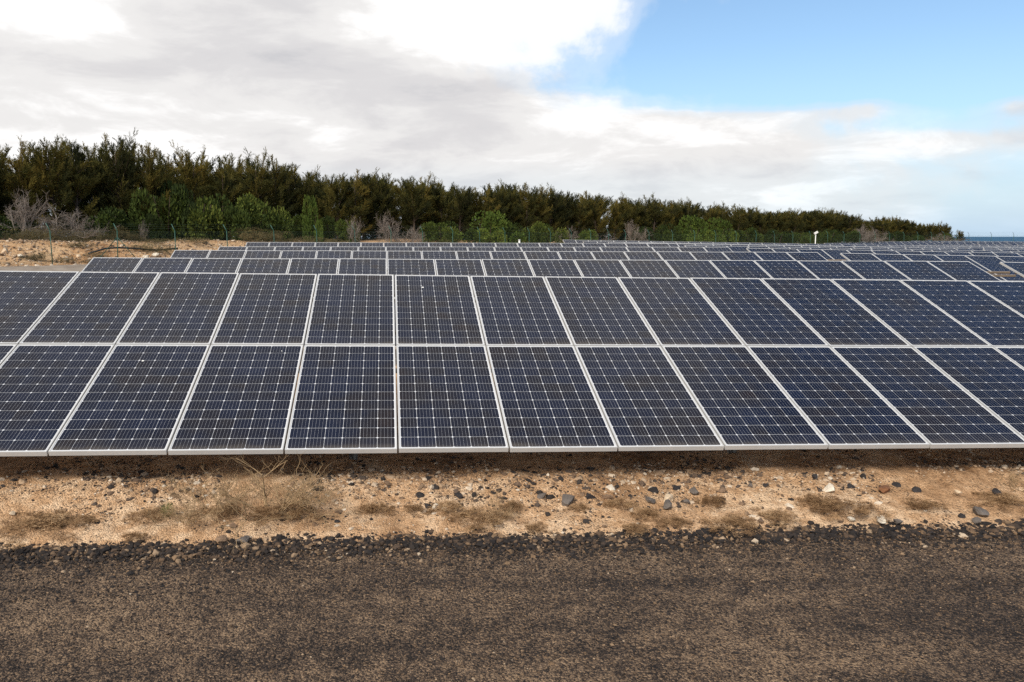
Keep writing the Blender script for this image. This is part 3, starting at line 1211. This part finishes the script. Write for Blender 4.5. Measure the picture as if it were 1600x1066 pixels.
def shrub(px, d_off, wd, ht, kind, label, name, group=None, cat='bush', y=None, me=None, stems=True):
    """Bush by photo column; d_off metres behind the fence line there."""
    cols = np.array([x2px(a, b_) for a, b_ in fence_pts])
    i = float(np.interp(px, cols, np.arange(len(cols))))
    k = int(min(i, len(FP) - 2))
    f0 = FP[k] * (1 - (i - k)) + FP[k + 1] * (i - k)
    yy = f0[1] + d_off + 2.4 * (1 - float(sstep(330, 640, px)))
    x = px2x(px, yy, 1.5)
    z = float(ground_z(x, yy)) - .08
    e = bpy.data.objects.new(name, None)
    COL.objects.link(e)
    e.location = (x, yy, z)
    e.scale = (wd / 2, wd / 2, ht)
    e.rotation_euler = (0, 0, random.uniform(0, 6.28))
    tag(e, label, cat, group)
    obj('foliage', me[kind % len(me)], e)
    if stems:
        obj('stems', ME_stems, e)
    return e


GB = 'green bushes under the casuarinas'
for px, off, wd, ht, lab in [
        (-60, 5, 4.0, 2.6, 'green bush under the trees past the left edge'), (10, 5, 3.2, 1.6, 'low dark bush at the left edge under the trees'),
        (165, 4.2, 3.4, 2.4, 'round green bush left of the braced fence post'), (232, 4.5, 2.2, 2.1, 'thin leggy bush with pale stems right of the braced fence post'),
        (262, 5.2, 4.2, 4.4, 'tallest green bush, rising high under the casuarinas'), (312, 4.6, 4.0, 3.8, 'broad green bush left of the fourth fence post'),
        (350, 4.0, 3.0, 2.8, 'bush with yellowish leaves beside the fourth fence post'), (398, 4.5, 4.0, 3.0, 'deep green bush right of the fourth fence post'),
        (450, 5.0, 3.4, 2.4, 'very dark bush between the fifth and sixth fence posts'), (489, 4.0, 1.5, 3.1, 'narrow bright green sapling by the sixth fence post'),
        (520, 5.0, 3.0, 2.2, 'dark low bush right of the bright sapling'), (690, 5, 3.6, 2.2, 'dark bush right of the pale bare thicket'),
        (765, 3.6, 4.6, 2.9, 'bright green rounded bush right of centre below the trees'), (800, 4, 3.2, 2.2, 'smaller green bush touching the bright rounded bush'),
        (850, 4, 3.4, 2.2, 'grey green bush right of the bright rounded bush'), (915, 3.6, 3.2, 2.0, 'yellow green bush near the start of the ninth row'),
        (1000, 5, 4.5, 2.6, 'dull green bush behind the middle of the fence'), (1040, 4, 4.0, 3.0, 'pale green tall bush before the middle casuarinas'),
        (1085, 4, 5.0, 3.6, 'large bright green bush right of the middle'), (1125, 4, 5.0, 3.4, 'large yellow green bush joined to the bright one'),
        (1165, 5, 4.5, 2.8, 'dark green bush beside the yellow green one'), (1215, 4, 4.5, 2.6, 'green bush left of the white camera pole'),
        (1255, 4, 4.5, 2.5, 'green bush directly behind the white camera pole'), (1295, 4, 4.5, 2.6, 'green bush right of the white camera pole'),
        (1330, 4, 4.0, 2.2, 'dark green bush left of the grey thorny bush'), (1395, 5, 4.5, 2.4, 'green bush right of the grey thorny bush'),
        (1430, 5, 4.0, 2.0, 'low green bush near the seaward end of the trees'), (1475, 6, 4.0, 1.6, 'last low bush at the seaward end of the trees')]:
    if px > 880:
        wd, ht = wd * .8, ht * .85
    shrub(px, off, wd, ht, rr_.randrange(4), lab, 'green_bush', GB, me=BRIGHT if ('bright green' in lab or 'yellow green bush near' in lab or 'large yellow' in lab) and 'touching' not in lab else BUSH)
taken_u = set()
d = -12.0
while d < seg_len - 2:
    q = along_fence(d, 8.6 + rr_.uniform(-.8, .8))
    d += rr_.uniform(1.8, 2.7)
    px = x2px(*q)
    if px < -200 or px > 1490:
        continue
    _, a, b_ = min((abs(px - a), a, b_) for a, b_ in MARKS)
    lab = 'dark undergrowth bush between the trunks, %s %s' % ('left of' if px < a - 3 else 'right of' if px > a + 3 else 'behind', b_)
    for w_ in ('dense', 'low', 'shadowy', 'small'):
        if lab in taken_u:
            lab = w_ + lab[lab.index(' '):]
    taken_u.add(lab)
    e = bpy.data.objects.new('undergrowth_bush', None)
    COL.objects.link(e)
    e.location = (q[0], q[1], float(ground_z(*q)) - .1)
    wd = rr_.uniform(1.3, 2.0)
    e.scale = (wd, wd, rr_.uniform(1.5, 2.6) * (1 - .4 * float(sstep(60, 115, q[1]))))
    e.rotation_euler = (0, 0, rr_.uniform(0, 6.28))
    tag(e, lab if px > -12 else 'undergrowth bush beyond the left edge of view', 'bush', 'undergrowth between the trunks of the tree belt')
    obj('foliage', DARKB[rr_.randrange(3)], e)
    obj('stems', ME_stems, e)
GH = 'low heath bushes on the sandy rise'
for px, off, wd, ht, lab in [
        (35, 2.6, 2.6, .75, 'low brown heath bush left of the first fence post'), (70, 2.8, 2.4, .9, 'olive heath bush directly behind the first fence post'),
        (105, 2.8, 2.6, .85, 'grey green heath bush right of the first fence post'), (140, 2.9, 2.2, .75, 'low heath bush midway between first and second posts'),
        (175, 2.6, 2.2, .95, 'rounded heath bush just left of the braced post'), (208, 2.8, 2.4, .7, 'brown heath bush right of the braced post'),
        (245, 2.0, 2.6, .3, 'flat brown heath mat right of the braced post'), (300, 2.0, 2.6, .35, 'flat heath mat by the third fence post'),
        (392, 2.4, 3.2, .9, 'rounded brown heath bush above the panels, right of the fourth post'), (425, 2.4, 3.0, .9, 'brown heath bush beside the fifth fence post'),
        (458, 2.5, 3.0, .8, 'heath bush between the fifth and sixth posts'), (505, 2.5, 3.2, .7, 'low tan heath bush right of the sixth post'),
        (690, 2.5, 3.2, .95, 'round tan heath bush showing just above the panels')]:
    shrub(px, off, wd, ht, rr_.randrange(3), lab, 'heath_bush', GH, me=HEATH, stems=False)
GBs = 'bare grey shrubs before the trees'
for px, off, wd, ht, k, lab in [
        (38, 3.6, 2.8, 1.6, 0, 'bare grey shrub with upright branches left of the first post'), (98, 3.4, 3.8, 1.3, 2, 'wide spreading bare shrub right of the first post'),
        (128, 3.6, 2.8, 1.1, 1, 'low bare shrub between first and second posts'), (225, 3.6, 1.0, .8, 0, 'thin pale bare shrub right of the braced post'),
        (553, 3.0, 1.7, 1.15, 0, 'small bare shrub by the seventh fence post'), (608, 3.2, 2.0, 1.5, 0, 'tall bare pale shrub with a broken stem'),
        (632, 3.0, 3.0, 1.2, 2, 'dense pale bare thicket right of the tall bare shrub'), (650, 3.2, 2.2, 1.0, 1, 'right half of the dense pale bare thicket'),
        (885, 3.2, 2.2, 1.2, 1, 'brownish bare shrub behind the start of the ninth row'), (943, 2.6, 2.4, 1.0, 2, 'flat topped pale bare shrub above the far panels'),
        (988, 3.0, 2.2, 1.5, 0, 'slim grey bare shrub right of the flat topped one'), (1003, 2.6, 2.2, 1.1, 1, 'rounded pale bare shrub above the far panels'),
        (1352, 3.0, 4.2, 1.6, 1, 'grey brown thorny bush right of the white camera pole'), (1360, 3.4, 4.0, 1.5, 2, 'rear part of the grey brown thorny bush'),
        (1468, 3.5, 4.0, 1.0, 1, 'reddish bare bush near the seaward end of the trees'), (1485, 3.5, 3.6, .8, 2, 'low reddish bare bush beside the last trees')]:
    cols = np.array([x2px(a, b_) for a, b_ in fence_pts])
    i = float(np.interp(px, cols, np.arange(len(cols))))
    k2 = int(min(i, len(FP) - 2))
    f0 = FP[k2] * (1 - (i - k2)) + FP[k2 + 1] * (i - k2)
    yy = f0[1] + off + 2.4 * (1 - float(sstep(330, 640, px)))
    x = px2x(px, yy, 1.5)
    o = obj('bare_shrub', BARE[k], None, (x, yy, float(ground_z(x, yy)) - .05))
    o.scale = (wd / 2.2, wd / 2.2, ht)
    o.rotation_euler = (0, 0, random.uniform(0, 6.28))
    tag(o, lab, 'shrub', GBs)

# ------------------------------------------------------------------ stones
def ico():
    t = (1 + 5 ** .5) / 2
    V_ = np.array([(-1, t, 0), (1, t, 0), (-1, -t, 0), (1, -t, 0), (0, -1, t), (0, 1, t), (0, -1, -t), (0, 1, -t), (t, 0, -1), (t, 0, 1), (-t, 0, -1), (-t, 0, 1)], float)
    V_ /= np.linalg.norm(V_[0])
    F_ = np.array([(0, 11, 5), (0, 5, 1), (0, 1, 7), (0, 7, 10), (0, 10, 11), (1, 5, 9), (5, 11, 4), (11, 10, 2), (10, 7, 6), (7, 1, 8), (3, 9, 4), (3, 4, 2), (3, 2, 6), (3, 6, 8), (3, 8, 9), (4, 9, 5), (2, 4, 11), (6, 2, 10), (8, 6, 7), (9, 8, 1)])
    return V_, F_


IV, IF_ = ico()
OV = np.array([(1, 0, 0), (-1, 0, 0), (0, 1, 0), (0, -1, 0), (0, 0, 1), (0, 0, -1)], float)
OF = np.array([(0, 2, 4), (2, 1, 4), (1, 3, 4), (3, 0, 4), (2, 0, 5), (1, 2, 5), (3, 1, 5), (0, 3, 5)])


def stone_field(name, C, size, tone, m, seed, base='ico', flat=(.45, .85)):
    r = np.random.default_rng(seed)
    BV, BF = (IV, IF_) if base == 'ico' else (OV, OF)
    n, k = len(C), len(BV)
    jit = r.uniform(.55, 1.25, (n, k, 1))
    sc = np.stack([r.uniform(.75, 1.25, n), r.uniform(.7, 1.15, n), r.uniform(flat[0], flat[1], n)], 1)[:, None, :]
    V_ = BV[None] * jit
    # turn each stone a little before squashing it
    a = r.uniform(0, 6.283, n)
    ca, sa = np.cos(a)[:, None], np.sin(a)[:, None]
    V_ = V_ * sc
    b_ = r.normal(0, .35, n)
    cb_, sb_ = np.cos(b_)[:, None], np.sin(b_)[:, None]
    V_ = np.stack([V_[..., 0], V_[..., 1] * cb_ - V_[..., 2] * sb_, V_[..., 1] * sb_ + V_[..., 2] * cb_], -1)
    V_ = np.stack([V_[..., 0] * ca - V_[..., 1] * sa, V_[..., 0] * sa + V_[..., 1] * ca, V_[..., 2]], -1)
    V_ = V_ * (size / 2)[:, None, None] + C[:, None, :]
    F_ = (BF[None] + (np.arange(n) * k)[:, None, None]).reshape(-1, 3)
    return mesh_np(name, V_.reshape(-1, 3), F_, [m], np.repeat(tone, len(BF)))


def road_z(s, t):
    return f_road(s, t)[2]


# coarse dark gravel along the edge of the road, thinning out towards its middle
n = 52000
s = rng.uniform(-9, 11.5, n)
e = np.where(rng.random(n) < .6, np.abs(rng.normal(0, .20, n)) - .04, rng.uniform(-.05, .95, n)) * (1 + .5 * sstep(2.5, 5, s)) + rng.normal(0, .03, n)
t = road_edge(s) - e
sz = np.clip(rng.lognormal(math.log(.0165), .48, n), .007, .060) * (1.55 - .9 * np.clip(e / .6, 0, 1))
z = np.maximum(road_z(s, t), bank_z(s, t) - .01) + .012 * np.exp(-((e - .1) / .16) ** 2) * rng.uniform(0, 1, n) + sz * .06
x, y = st2xy(s, t)
tone = np.clip(rng.beta(1.1, 2.0, n) + .12 * vnoise(s, t, 71, 3, 3.0), 0, 1)
o = obj('roadside_gravel', stone_field('roadside_gravel', np.stack([x, y, z], 1), sz, tone, M_dark, 41))
tag(o, kind='stuff')
# pebbles bedded in the road
n = 85000
s = rng.uniform(-7, 9, n)
t = rng.uniform(3.4, 6.1, n)
sz = np.clip(rng.lognormal(math.log(.0112), .42, n), .006, .030)
z = road_z(s, t) + sz * .08
x, y = st2xy(s, t)
tn = np.clip(.02 + .9 * rng.beta(1.0, 1.7, n) + .2 * vnoise(s * .5, t * 1.5, 72, 4, 1.5), 0, 1) * .97
o = obj('road_pebbles', stone_field('road_pebbles', np.stack([x, y, z], 1), sz, tn, M_dark, 42, 'oct', (.35, .7)))
tag(o, kind='stuff')
# rubble strewn on the sandy verge, thickest under the drip edge of the panels
n = 42000
s = rng.uniform(-8, 11, n)
t = np.where(rng.random(n) < .6, rng.normal(7.32, .24, n), rng.uniform(6.3, 8.4, n))
keep = vnoise(s, t, 61, 4, 1.6) * 2.0 + rng.uniform(-.5, .6, n) > .05
s, t = s[keep], t[keep]
n = len(s)
sz = np.clip(rng.lognormal(math.log(.015), .70, n), .006, .085)
z = bank_z(s, t) - sz * .02
x, y = st2xy(s, t)
tone = np.clip(rng.uniform(.25, 1, n) - .55 * (rng.random(n) < .20 + .45 * (vnoise(s, t, 73, 3, 1.6) > .22)), 0, 1)
o = obj('verge_rubble', stone_field('verge_rubble', np.stack([x, y, z], 1), sz, tone, M_rub, 43, flat=(.5, .95)))
tag(o, kind='stuff')
# rubble on the rise behind the fence
n = 9000
u = rng.uniform(1, 12, n)
k = u.astype(int)
a = (u - k)[:, None]
p2 = FP[k] * (1 - a) + FP[k + 1] * a
dv = FP[6] - FP[5]
nv_ = np.array([-dv[1], dv[0]]) / np.hypot(*dv)
p2 = p2 + nv_ * (rng.uniform(-1.0, 5.2, n) ** 1.0)[:, None]
sz = np.clip(rng.lognormal(math.log(.075), .55, n), .03, .40)
z = ground_z(p2[:, 0], p2[:, 1]) + sz * .1
o = obj('rise_rubble', stone_field('rise_rubble', np.stack([p2[:, 0], p2[:, 1], z], 1), sz, np.clip(rng.uniform(.35, 1, n), 0, 1), M_rub, 44))
tag(o, kind='stuff')


def rock_mesh(seed, flat=.7):
    """An angular boulder: a subdivided ball cut by random planes."""
    r = np.random.default_rng(seed)
    V_, F_ = IV.copy(), IF_
    for _ in range(2):
        mid, F2, V2 = {}, [], list(V_)
        def md(i, j):
            key = (min(i, j), max(i, j))
            if key not in mid:
                q = (V2[i] + V2[j]) / 2
                mid[key] = len(V2)
                V2.append(q / np.linalg.norm(q))
            return mid[key]
        for a, b_, c in F_:
            ab, bc, ca = md(a, b_), md(b_, c), md(c, a)
            F2 += [(a, ab, ca), (b_, bc, ab), (c, ca, bc), (ab, bc, ca)]
        V_, F_ = np.array(V2), np.array(F2)
    for _ in range(13):
        d = unit(r.normal(size=3))
        h = r.uniform(.32, .72)
        q = V_ @ d
        V_ = V_ - np.clip(q - h, 0, None)[:, None] * d * .92
    V_ = V_ + r.normal(0, .018, V_.shape)
    V_ = V_ * np.array([1.0, r.uniform(.65, .9), flat * r.uniform(.8, 1.1)])
    return V_, F_


ROCK_MAT = {}


def rock_material(kind):
    if kind not in ROCK_MAT:
        c = {'black': (.022, .018, .018), 'grey': (.12, .10, .085), 'cream': (.56, .43, .29), 'white': (.62, .54, .43), 'rust': (.20, .085, .035), 'brown': (.22, .14, .085)}[kind]
        m, t, p, o = mat(kind + ' rock')
        P = coords(t)
        nz = t.noise(P, 2.2, 6, .65)
        t.l(t.ramp(nz, [(.3, tuple(q * .5 for q in c)), (.5, c), (.72, tuple(min(.9, q * 1.5 + .02) for q in c))]), p.inputs['Base Color'])
        p.inputs['Roughness'].default_value = .9
        bump(t, p, t.noise(P, 6, 6, .7), .8, .06)
        ROCK_MAT[kind] = m
    return ROCK_MAT[kind]


WORD = {'black': 'black volcanic', 'grey': 'grey', 'cream': 'cream', 'white': 'whitish', 'rust': 'rust brown', 'brown': 'brown'}
for k, (px, py, wpx, kind, lab) in enumerate([
        (160, 773, 18, 'black', 'black rock at the left, near the dark clump of rubble'), (186, 788, 28, 'black', 'dark clump shaped rock at the left of the verge'),
        (199, 770, 14, 'black', 'small black rock above the dark clump rock'), (105, 778, 16, 'brown', 'brown stone on the left verge below the panels'),
        (20, 803, 14, 'cream', 'cream stone at the left edge of the verge'), (345, 841, 18, 'brown', 'brown stone bedded at the road edge, left'),
        (382, 842, 27, 'grey', 'flat grey stone at the road edge below the dry bush'), (527, 814, 10, 'black', 'small black stone alone on pale sand'),
        (512, 763, 16, 'black', 'black stone right of the tall dry bush'), (655, 759, 11, 'cream', 'small upright cream stone below the centre panels'),
        (600, 768, 12, 'white', 'pale stone left of the upright cream stone'), (717, 774, 20, 'black', 'upright jagged black rock near the centre'),
        (680, 793, 14, 'white', 'whitish stone among black rocks left of centre'), (668, 790, 15, 'black', 'black rock touching the whitish stone'),
        (657, 774, 20, 'black', 'long black rock below the upright cream stone'), (694, 797, 12, 'cream', 'cream stone right of the whitish stone'),
        (745, 761, 14, 'black', 'small dark rock right of the jagged black rock'), (846, 774, 22, 'grey', 'dark grey block right of centre'),
        (888, 781, 29, 'grey', 'larger grey rock right of the dark grey block'), (877, 766, 15, 'black', 'black rock above the larger grey rock'),
        (954, 765, 23, 'white', 'pointed whitish rock catching light'), (948, 776, 18, 'brown', 'brown rock beneath the pointed whitish rock'),
        (922, 776, 22, 'black', 'flat black rock left of the pointed whitish rock'), (1015, 780, 18, 'grey', 'grey rock left of the stacked pair'),
        (1043, 777, 23, 'cream', 'cream slab lying on a grey stone'), (1043, 788, 22, 'grey', 'grey stone under the cream slab'),
        (1073, 783, 14, 'grey', 'round grey stone right of the cream slab'), (1057, 763, 15, 'black', 'black rock behind the cream slab'),
        (1022, 767, 18, 'black', 'black rock behind the left grey rock'), (1085, 766, 16, 'grey', 'grey rock behind the round grey stone'),
        (1172, 758, 14, 'grey', 'dark grey stone right of the round dry tuft'), (1196, 757, 12, 'black', 'small black stone under the table shade'),
        (1128, 765, 16, 'brown', 'brown stone above the round dry tuft'), (1272, 743, 13, 'black', 'black stone in the shade under the panels'),
        (1296, 762, 30, 'white', 'long pale slab right of centre, largest pale rock'), (1328, 758, 16, 'black', 'dark stone right of the long pale slab'),
        (1384, 763, 29, 'rust', 'rust brown broken rock on the right verge'), (1403, 757, 16, 'black', 'black rock beside the rust brown rock'),
        (1430, 764, 18, 'black', 'black rock right of the rust brown rock'), (1498, 769, 13, 'cream', 'small round cream stone on the right'),
        (1332, 811, 14, 'white', 'whitish stone in the brown mat at right'), (1377, 813, 20, 'white', 'angular whitish rock beside the brown mat'),
        (1401, 814, 20, 'grey', 'grey rock touching the angular whitish rock'), (1530, 799, 26, 'grey', 'long dark grey rock near the right edge'),
        (1526, 814, 17, 'grey', 'grey stone below the long dark grey rock'), (1556, 767, 18, 'black', 'black rock near the right end of the verge'),
        (1502, 805, 14, 'black', 'small black rock left of the long dark grey rock'), (1305, 976, 0, 'black', ''), (228, 395, 0, 'white', '')]):
    if not wpx:
        continue
    y = row2y(py, .12)
    for _ in range(4):
        x = px2x(px, y, .12)
        s1, t1 = xy2st(x, y)
        zz = float(bank_z(np.array([s1]), np.array([t1]))[0])
        y = row2y(py + wpx * .22, zz)
    x = px2x(px, y, zz)
    V_, F_ = rock_mesh(500 + k, .72)
    size = wpx / F_PX * y
    o = obj('rock', mesh_np('rock', V_ * size / 2 * 1.22, F_, [rock_material(kind)]), None, (x, y, zz + size * .20))
    o.rotation_euler = (random.uniform(-.2, .2), random.uniform(-.2, .2), random.uniform(-.5, .5))
    tag(o, lab, 'rock', 'single rocks on the sandy verge')
for k, (px, y, size, kind, lab) in enumerate([(228, 44.5, .32, 'white', 'whitish boulder on the rise right of the braced post'), (244, 45.2, .28, 'white', 'smaller whitish boulder right of the first boulder'),
                                              (8, 40.6, .30, 'cream', 'cream boulder at the left edge of the rise'), (33, 40.3, .26, 'white', 'pale boulder left of the first fence post'), (122, 42.3, .2, 'cream', 'cream stone on the rise right of the first post')]):
    x = px2x(px, y, 1.3)
    V_, F_ = rock_mesh(560 + k, .75)
    o = obj('boulder', mesh_np('boulder', V_ * size, F_, [rock_material(kind)]), None, (x, y, float(ground_z(x, y)) + size * .25))
    tag(o, lab, 'boulder', 'boulders on the rise by the fence')

# ------------------------------------------------------------------ dry plants on the verge
MAT_ = [leafy_bush(700 + k, 4200, M_dry, True, .40, 40, (.06, .18), (.08, .24), (.014, .030)) for k in range(4)]
TUFT = leafy_bush(720, 1100, M_fresh, True, .9, 6, (.2, .5))
SPRIG = [bare_shrub(740 + k, 1.0, 1.1, 9, .0085, 3, M_straw, 4) for k in range(3)]


def on_bank(px, py):
    y = row2y(py, .12)
    for _ in range(4):
        x = px2x(px, y, .12)
        s1, t1 = xy2st(x, y)
        zz = float(bank_z(np.array([s1]), np.array([t1]))[0])
        y = row2y(py, zz)
    return px2x(px, y, zz), y, zz


GM = 'dry brown mats on the sandy verge'
for k, (px, py, wpx, hpx, lab) in enumerate([
        (60, 838, 135, 40, 'wide dark brown mat at the left edge'), (125, 828, 70, 26, 'brown mat joined to the wide left mat'),
        (210, 845, 40, 16, 'small brown mat by the road edge, left'), (232, 822, 70, 34, 'dry brown mat left of the green tuft'),
        (300, 800, 90, 42, 'brown tangle right of the green tuft'), (350, 818, 80, 34, 'brown mat in front of the tall dry bush'),
        (440, 824, 110, 44, 'large brown tangle under the tall dry bush'), (585, 814, 62, 36, 'rounded brown tuft left of centre'),
        (648, 806, 42, 22, 'small thin tuft right of the rounded brown one'), (700, 812, 70, 34, 'olive brown mat among the centre rocks'),
        (745, 830, 100, 42, 'broad brown mat at centre by the road'), (800, 806, 40, 30, 'thin greyish tuft right of the centre mat'),
        (835, 832, 50, 18, 'flat brown mat near the road right of centre'), (905, 806, 40, 24, 'thin tuft below the grey rocks'),
        (970, 806, 56, 34, 'dense brown tuft below the pointed whitish rock'), (1010, 815, 50, 26, 'thin brown tuft below the cream slab'),
        (990, 832, 60, 18, 'flat mat at the road edge below the dense tuft'), (1055, 826, 60, 20, 'flat grey brown mat by the road'),
        (1112, 800, 46, 34, 'neat round dry tuft standing alone'), (1145, 830, 95, 26, 'long flat brown mat below the round tuft'),
        (1210, 818, 80, 26, 'brown mat right of the long flat mat'), (1275, 800, 70, 34, 'brown mat below the long pale slab'),
        (1320, 816, 110, 42, 'widest brown mat on the right verge'), (1445, 804, 64, 28, 'thin straw mat right of the whitish rocks'),
        (1570, 800, 90, 34, 'dark brown mat at the right edge')]):
    x, y, z = on_bank(px, py - hpx * .42)
    o = obj('dry_mat', MAT_[k % 4], None, (x, y, z - .01))
    wd = wpx / F_PX * y
    o.scale = (wd / 1.9, min(wd, .8) / 2.1, max(.045, hpx / F_PX * y * .48))
    o.rotation_euler = (0, 0, random.choice((0, math.pi)) + random.uniform(-.2, .2))
    tag(o, lab, 'dry plant', GM)
x, y, z = on_bank(266, 808)
o = obj('green_tuft', TUFT, None, (x, y, z - .01))
o.scale = (.075, .075, .12)
tag(o, 'small fresh green tuft on the left verge', 'plant')
for k, (px, py, wd, ht, lab) in enumerate([
        (420, 800, .95, .60, 'tall dry twiggy bush reaching up to the panels, left of centre'), (480, 805, .7, .42, 'dry twiggy bush right of the tall one'),
        (335, 795, .75, .42, 'dry twiggy bush left of the tall one'), (290, 815, .5, .26, 'low straw twigs by the green tuft'),
        (780, 812, .35, .25, 'grey straw sprig right of the centre mat'), (1592, 765, .4, .28, 'dry sprig at the right edge under the panels')]):
    x, y, z = on_bank(px, py)
    o = obj('dry_bush', SPRIG[k % 3], None, (x, y, z - .01))
    o.scale = (wd, wd, ht / 1.0)
    o.rotation_euler = (0, 0, random.uniform(0, 6))
    tag(o, lab, 'dry bush', 'dry twiggy bushes on the verge')
for k, (px, y, wd, ht, lab) in enumerate([(60, 40.4, .9, .55, 'dark brown bush at the foot of the rise, left of the first post'), (45, 40.2, .8, .35, 'low dark bush beside the dark brown bush at the far left'),
                                          (97, 40.8, 1.1, .5, 'dark bush around the foot of the first fence post'), (122, 43.6, 1.3, .4, 'grey bush on the rise right of the first post'),
                                          (150, 42.8, 1.1, .3, 'olive mat on the rise left of the braced post'), (140, 41.5, .8, .35, 'dark bush by the corner of the second table'),
                                          (222, 46.0, 1.7, .55, 'grey brown bush behind the whitish boulders'), (252, 46.2, 1.5, .5, 'grey brown bush right of the whitish boulders')]):
    x = px2x(px, y, 1.3)
    o = obj('low_bush', HEATH[k % 3], None, (x, y, float(ground_z(x, y)) - .05))
    o.scale = (wd / 1.7, wd / 1.7, ht)
    tag(o, lab, 'bush', 'low bushes on the sandy rise by the fence')

# ------------------------------------------------------------------ pipe, poles
h_ = MB()
pts = []
for px, y, dz in [(138, 43.0, .03), (150, 43.4, .12), (165, 44.0, .2), (185, 44.6, .22), (215, 45.6, .14), (245, 46.6, .07), (278, 47.6, .05)]:
    x = px2x(px, y, 1.6)
    pts.append(Vector((x, y, float(ground_z(x, y)) + dz)))
h_.tube(pts, .05, 7)
c0 = pts[0].copy()
o = obj('pipe', h_.mesh('pipe', [M_hose], True))
tag(o, 'black plastic pipe lying across the sandy rise behind the braced post', 'pipe')

y = 83.0
x = px2x(1273, y)
e = obj('camera_pole', None, None, (x, y, float(ground_z(x, y)) - .1))
tag(e, 'thin white pole carrying a small security camera above the far panels', 'pole')
q_ = MB()
q_.tube([(0, 0, 0), (0, 0, row2z(366, y) - e.location.z)], [.055, .045], 8)
hh = row2z(366, y) - e.location.z
obj('pole', q_.mesh('pole', [M_white], True), e)
q_ = MB()
q_.box(-.16, .24, -.09, .09, -.02, .16, 0, Matrix.Translation((.02, 0, hh + .05)) @ Matrix.Rotation(rad(-32), 4, 'Y'))
q_.tube([(0, 0, hh - .05), (0, 0, hh + .08)], .04, 6)
obj('camera_head', q_.mesh('camera_head', [M_white]), e)
y = 39.5
x = px2x(811, y)
q_ = MB()
q_.tube([(0, 0, 0), (0, 0, row2z(375.5, y) - .5)], .045, 7)
q_.tube([(0, 0, row2z(375.5, y) - .5), (0, 0, row2z(375.5, y) - .47)], .06, 7)
o = obj('marker_post', q_.mesh('marker_post', [M_white], True), None, (x, y, .5))
tag(o, 'short white marker post showing just above the fifth row', 'post')
